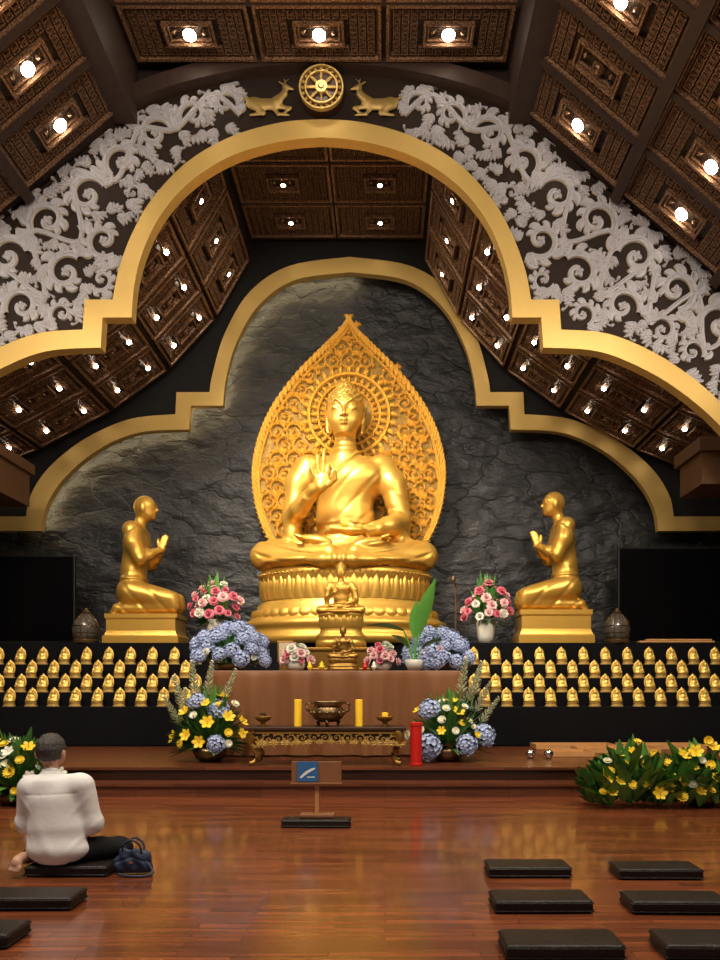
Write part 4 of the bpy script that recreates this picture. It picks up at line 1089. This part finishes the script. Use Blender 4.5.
S.ell((-36,-10,6),(5.5,7,4.5),2); S.ell((-36,-15,2),(5.6,3.6,5.4),2)
for i in range(5): S.cone((-40.5+i*2.2,-17,-1+i*.2),(-41+i*2.3,-18.5,-4.5+abs(i-3)*.7),1.6 if i<4 else 2.,1.3,.6)
for s in(-1,1):
    S.cone((-7+s*11,38,46),(-7+s*4,44,52),5,4.4,3)
    S.ell((-7+s*2.4,45,56),(2.4,5,6),1)
    for i in range(4): S.chain([(-7+s*2,41.5+i*2.6,60),(-7+s*1.8,42+i*2.6,66-abs(i-1.5)),(-7+s*1.5,42.4+i*2.6,70-abs(i-1.5)*1.6)],[1.35,1.3,1.05],.6)
    S.chain([(-7+s*2.4,40,54),(-7+s*2,37.5,59),(-7+s*1.6,37.6,63)],[1.7,1.5,1.2],.7)
add('body',S.mesh('person_body',M['skin'],1/sP),parent=per)
S=SDF((-64,-34,-8),(64,60,100),h)
torso(S,0.5);arms(S,.8)
S.cone((-12,5,80),(-12,7,92),9.4,8.6,3)
S.cone((-11.5,6,87),(-13,10,104),7.9,7.9,1,carve=True)
def wr(X,Y,Z):
    a=np.maximum(0,np.sin(X*.13+Z*.06+1.2*np.sin(Z*.05)))**3
    c=np.maximum(0,np.sin((np.abs(X+4)-Z*.9)*.2+.6))**4
    return (.55*a*(1-sstep(36,62,Z))+.5*c*sstep(14,26,np.abs(X+4)))*sstep(0,10,Z)*(1-sstep(58,78,Z))
S.disp((-62,-34,-6),(62,58,96),wr)
S.disp((-62,-34,-7),(62,58,8),lambda X,Y,Z:.8*np.exp(-((Z-1)/1.5)**2))
S.disp((-62,-34,60),(62,58,90),lambda X,Y,Z:-.4*np.exp(-((Z-70-.04*X)/.9)**2)*(np.abs(X+6)<26))
add('shirt',S.mesh('shirt',M['shirt'],1/sP),parent=per)
S=SDF((-64,-34,-12),(76,74,40),h)
S.ell((-2,2,9),(26,18,12),6); legsf(S,.8)
S.disp((-62,-34,-8),(76,72,38),lambda X,Y,Z:.5*np.sin(X*.3+Y*.2))
S.cone((-33,4,6),(-36,-16,4),6.2,6.8,1,carve=True)
add('trousers',S.mesh('trousers',M['pants'],1/sP),parent=per)
S=SDF((-36,-14,90),(8,36,136),.8)
S.ell((-14,10,113.5),(14.2,16,16),2,rot=(-14,0,0))
S.ell((-14,28,102),(15,10.5,13),3,carve=True)
S.ell((-14,11,94),(18,18,7),3,carve=True)
for s in (-1,1): S.ell((-14+s*14.5,10,107.5),(4,4.5,6),1,carve=True)
S.disp((-36,-14,90),(8,36,134),lambda X,Y,Z:.2*np.sin(X*1.1+Y*.8)+.15*np.sin(Z*.9))
add('hair',S.mesh('hair',M['hair'],1/sP),parent=per)
# bag
p=W(130,866,5.45); e=empty('handbag',(p.x+.03,5.44,.0)); meta(e,'slouched navy blue handbag with strap on the floor','handbag')
S=SDF((-28,-14,-1),(28,14,42),.9)
S.cone((-14,0,6),(14,0,6),6,6,3); S.cone((-12,0,13),(12,0,14),6,6,5); S.cone((-9,0,21),(10,0,19),4.5,4.5,5)
S.ell((0,0,27),(9,5,4),3,carve=True)
S.disp((-26,-12,0),(26,12,34),lambda X,Y,Z:.7*np.sin(X*.45+Z*.3)*(Z>3)-.9*np.exp(-((Z-17+np.abs(X)*.35)/1.2)**2)*(Y<0))
add('bag_body',S.mesh('bag',M['bag'],1/sP),(0,0,.005),parent=e)
for yo in (-.03,.03):
    b=B(); b.tube(cr([(-.07,yo,.15),(-.065,yo*1.3,.22),(0,yo*1.6,.26),(.06,yo*1.3,.22),(.07,yo,.15)],5),.008,6); add('handle',b.mesh('handle',M['bag'],True),parent=e)
b=B(); b.tube(cr([(.1,-.03,.1),(.17,-.07,.03),(.13,-.12,.012),(.02,-.13,.012),(-.08,-.1,.02)],5),.009,6)
add('strap',b.mesh('strap',M['bag'],True),parent=e)
b=B(); b.box(-.015,.015,-.056,-.044,.085,.105); o=add('buckle',b.mesh('buckle',M['chrome']),parent=e)
# ------------------------------------------------------------ lights
def area(name,loc,tgt,size,power,col=(1,.86,.68),spread=180):
    l=bpy.data.lights.new(name,'AREA'); l.energy=power; l.size=size; l.color=col; l.spread=math.radians(spread)
    o=bpy.data.objects.new(name,l); C.objects.link(o); o.location=loc
    o.rotation_euler=(Vector(tgt)-Vector(loc)).to_track_quat('-Z','Y').to_euler(); return o
area('lamp_hall',(-1,3,9.5),(-1,12,6.5),2.5,520)
area('lamp_buddha',(-2.8,9.6,10.0),(-.8,15.2,4.8),1.4,210,(1,.88,.7),60)
area('lamp_left',(-6,7.5,7.5),(-4.5,13.5,2),1.2,130,spread=110)
area('lamp_right',(4,7.5,7.5),(3,13.5,2),1.2,130,spread=110)
area('lamp_floor',(-4.5,4.2,9.0),(-3.6,5.5,0),2.5,430)
area('lamp_floor',(3.5,4.2,9.0),(2.6,5.5,0),2.5,430)
area('lamp_rear',(-1,13.0,10.6),(-1,15.5,5),1.2,50)
area('fill_up',(-1,9,3.2),(-1,10.5,12),3,150,(1,.8,.6))  # added upward fill with no fixture there, brightens ceiling and beams
wd=bpy.data.worlds.new('World'); scn.world=wd; wd.use_nodes=True
wd.node_tree.nodes['Background'].inputs[0].default_value=(1,.93,.85,1); wd.node_tree.nodes['Background'].inputs[1].default_value=.20
scn.view_settings.view_transform='Standard'
# ------------------------------------------------------------ camera
cd=bpy.data.cameras.new('camera'); cam=bpy.data.objects.new('camera',cd); C.objects.link(cam)
cam.location=(0,0,CAMH); cam.rotation_euler=(math.pi/2,0,0)
cd.sensor_fit='VERTICAL'; cd.sensor_height=24; cd.lens=18
cd.shift_y=(VY-480)/960; cd.shift_x=-(VX-360)/960
scn.camera=cam
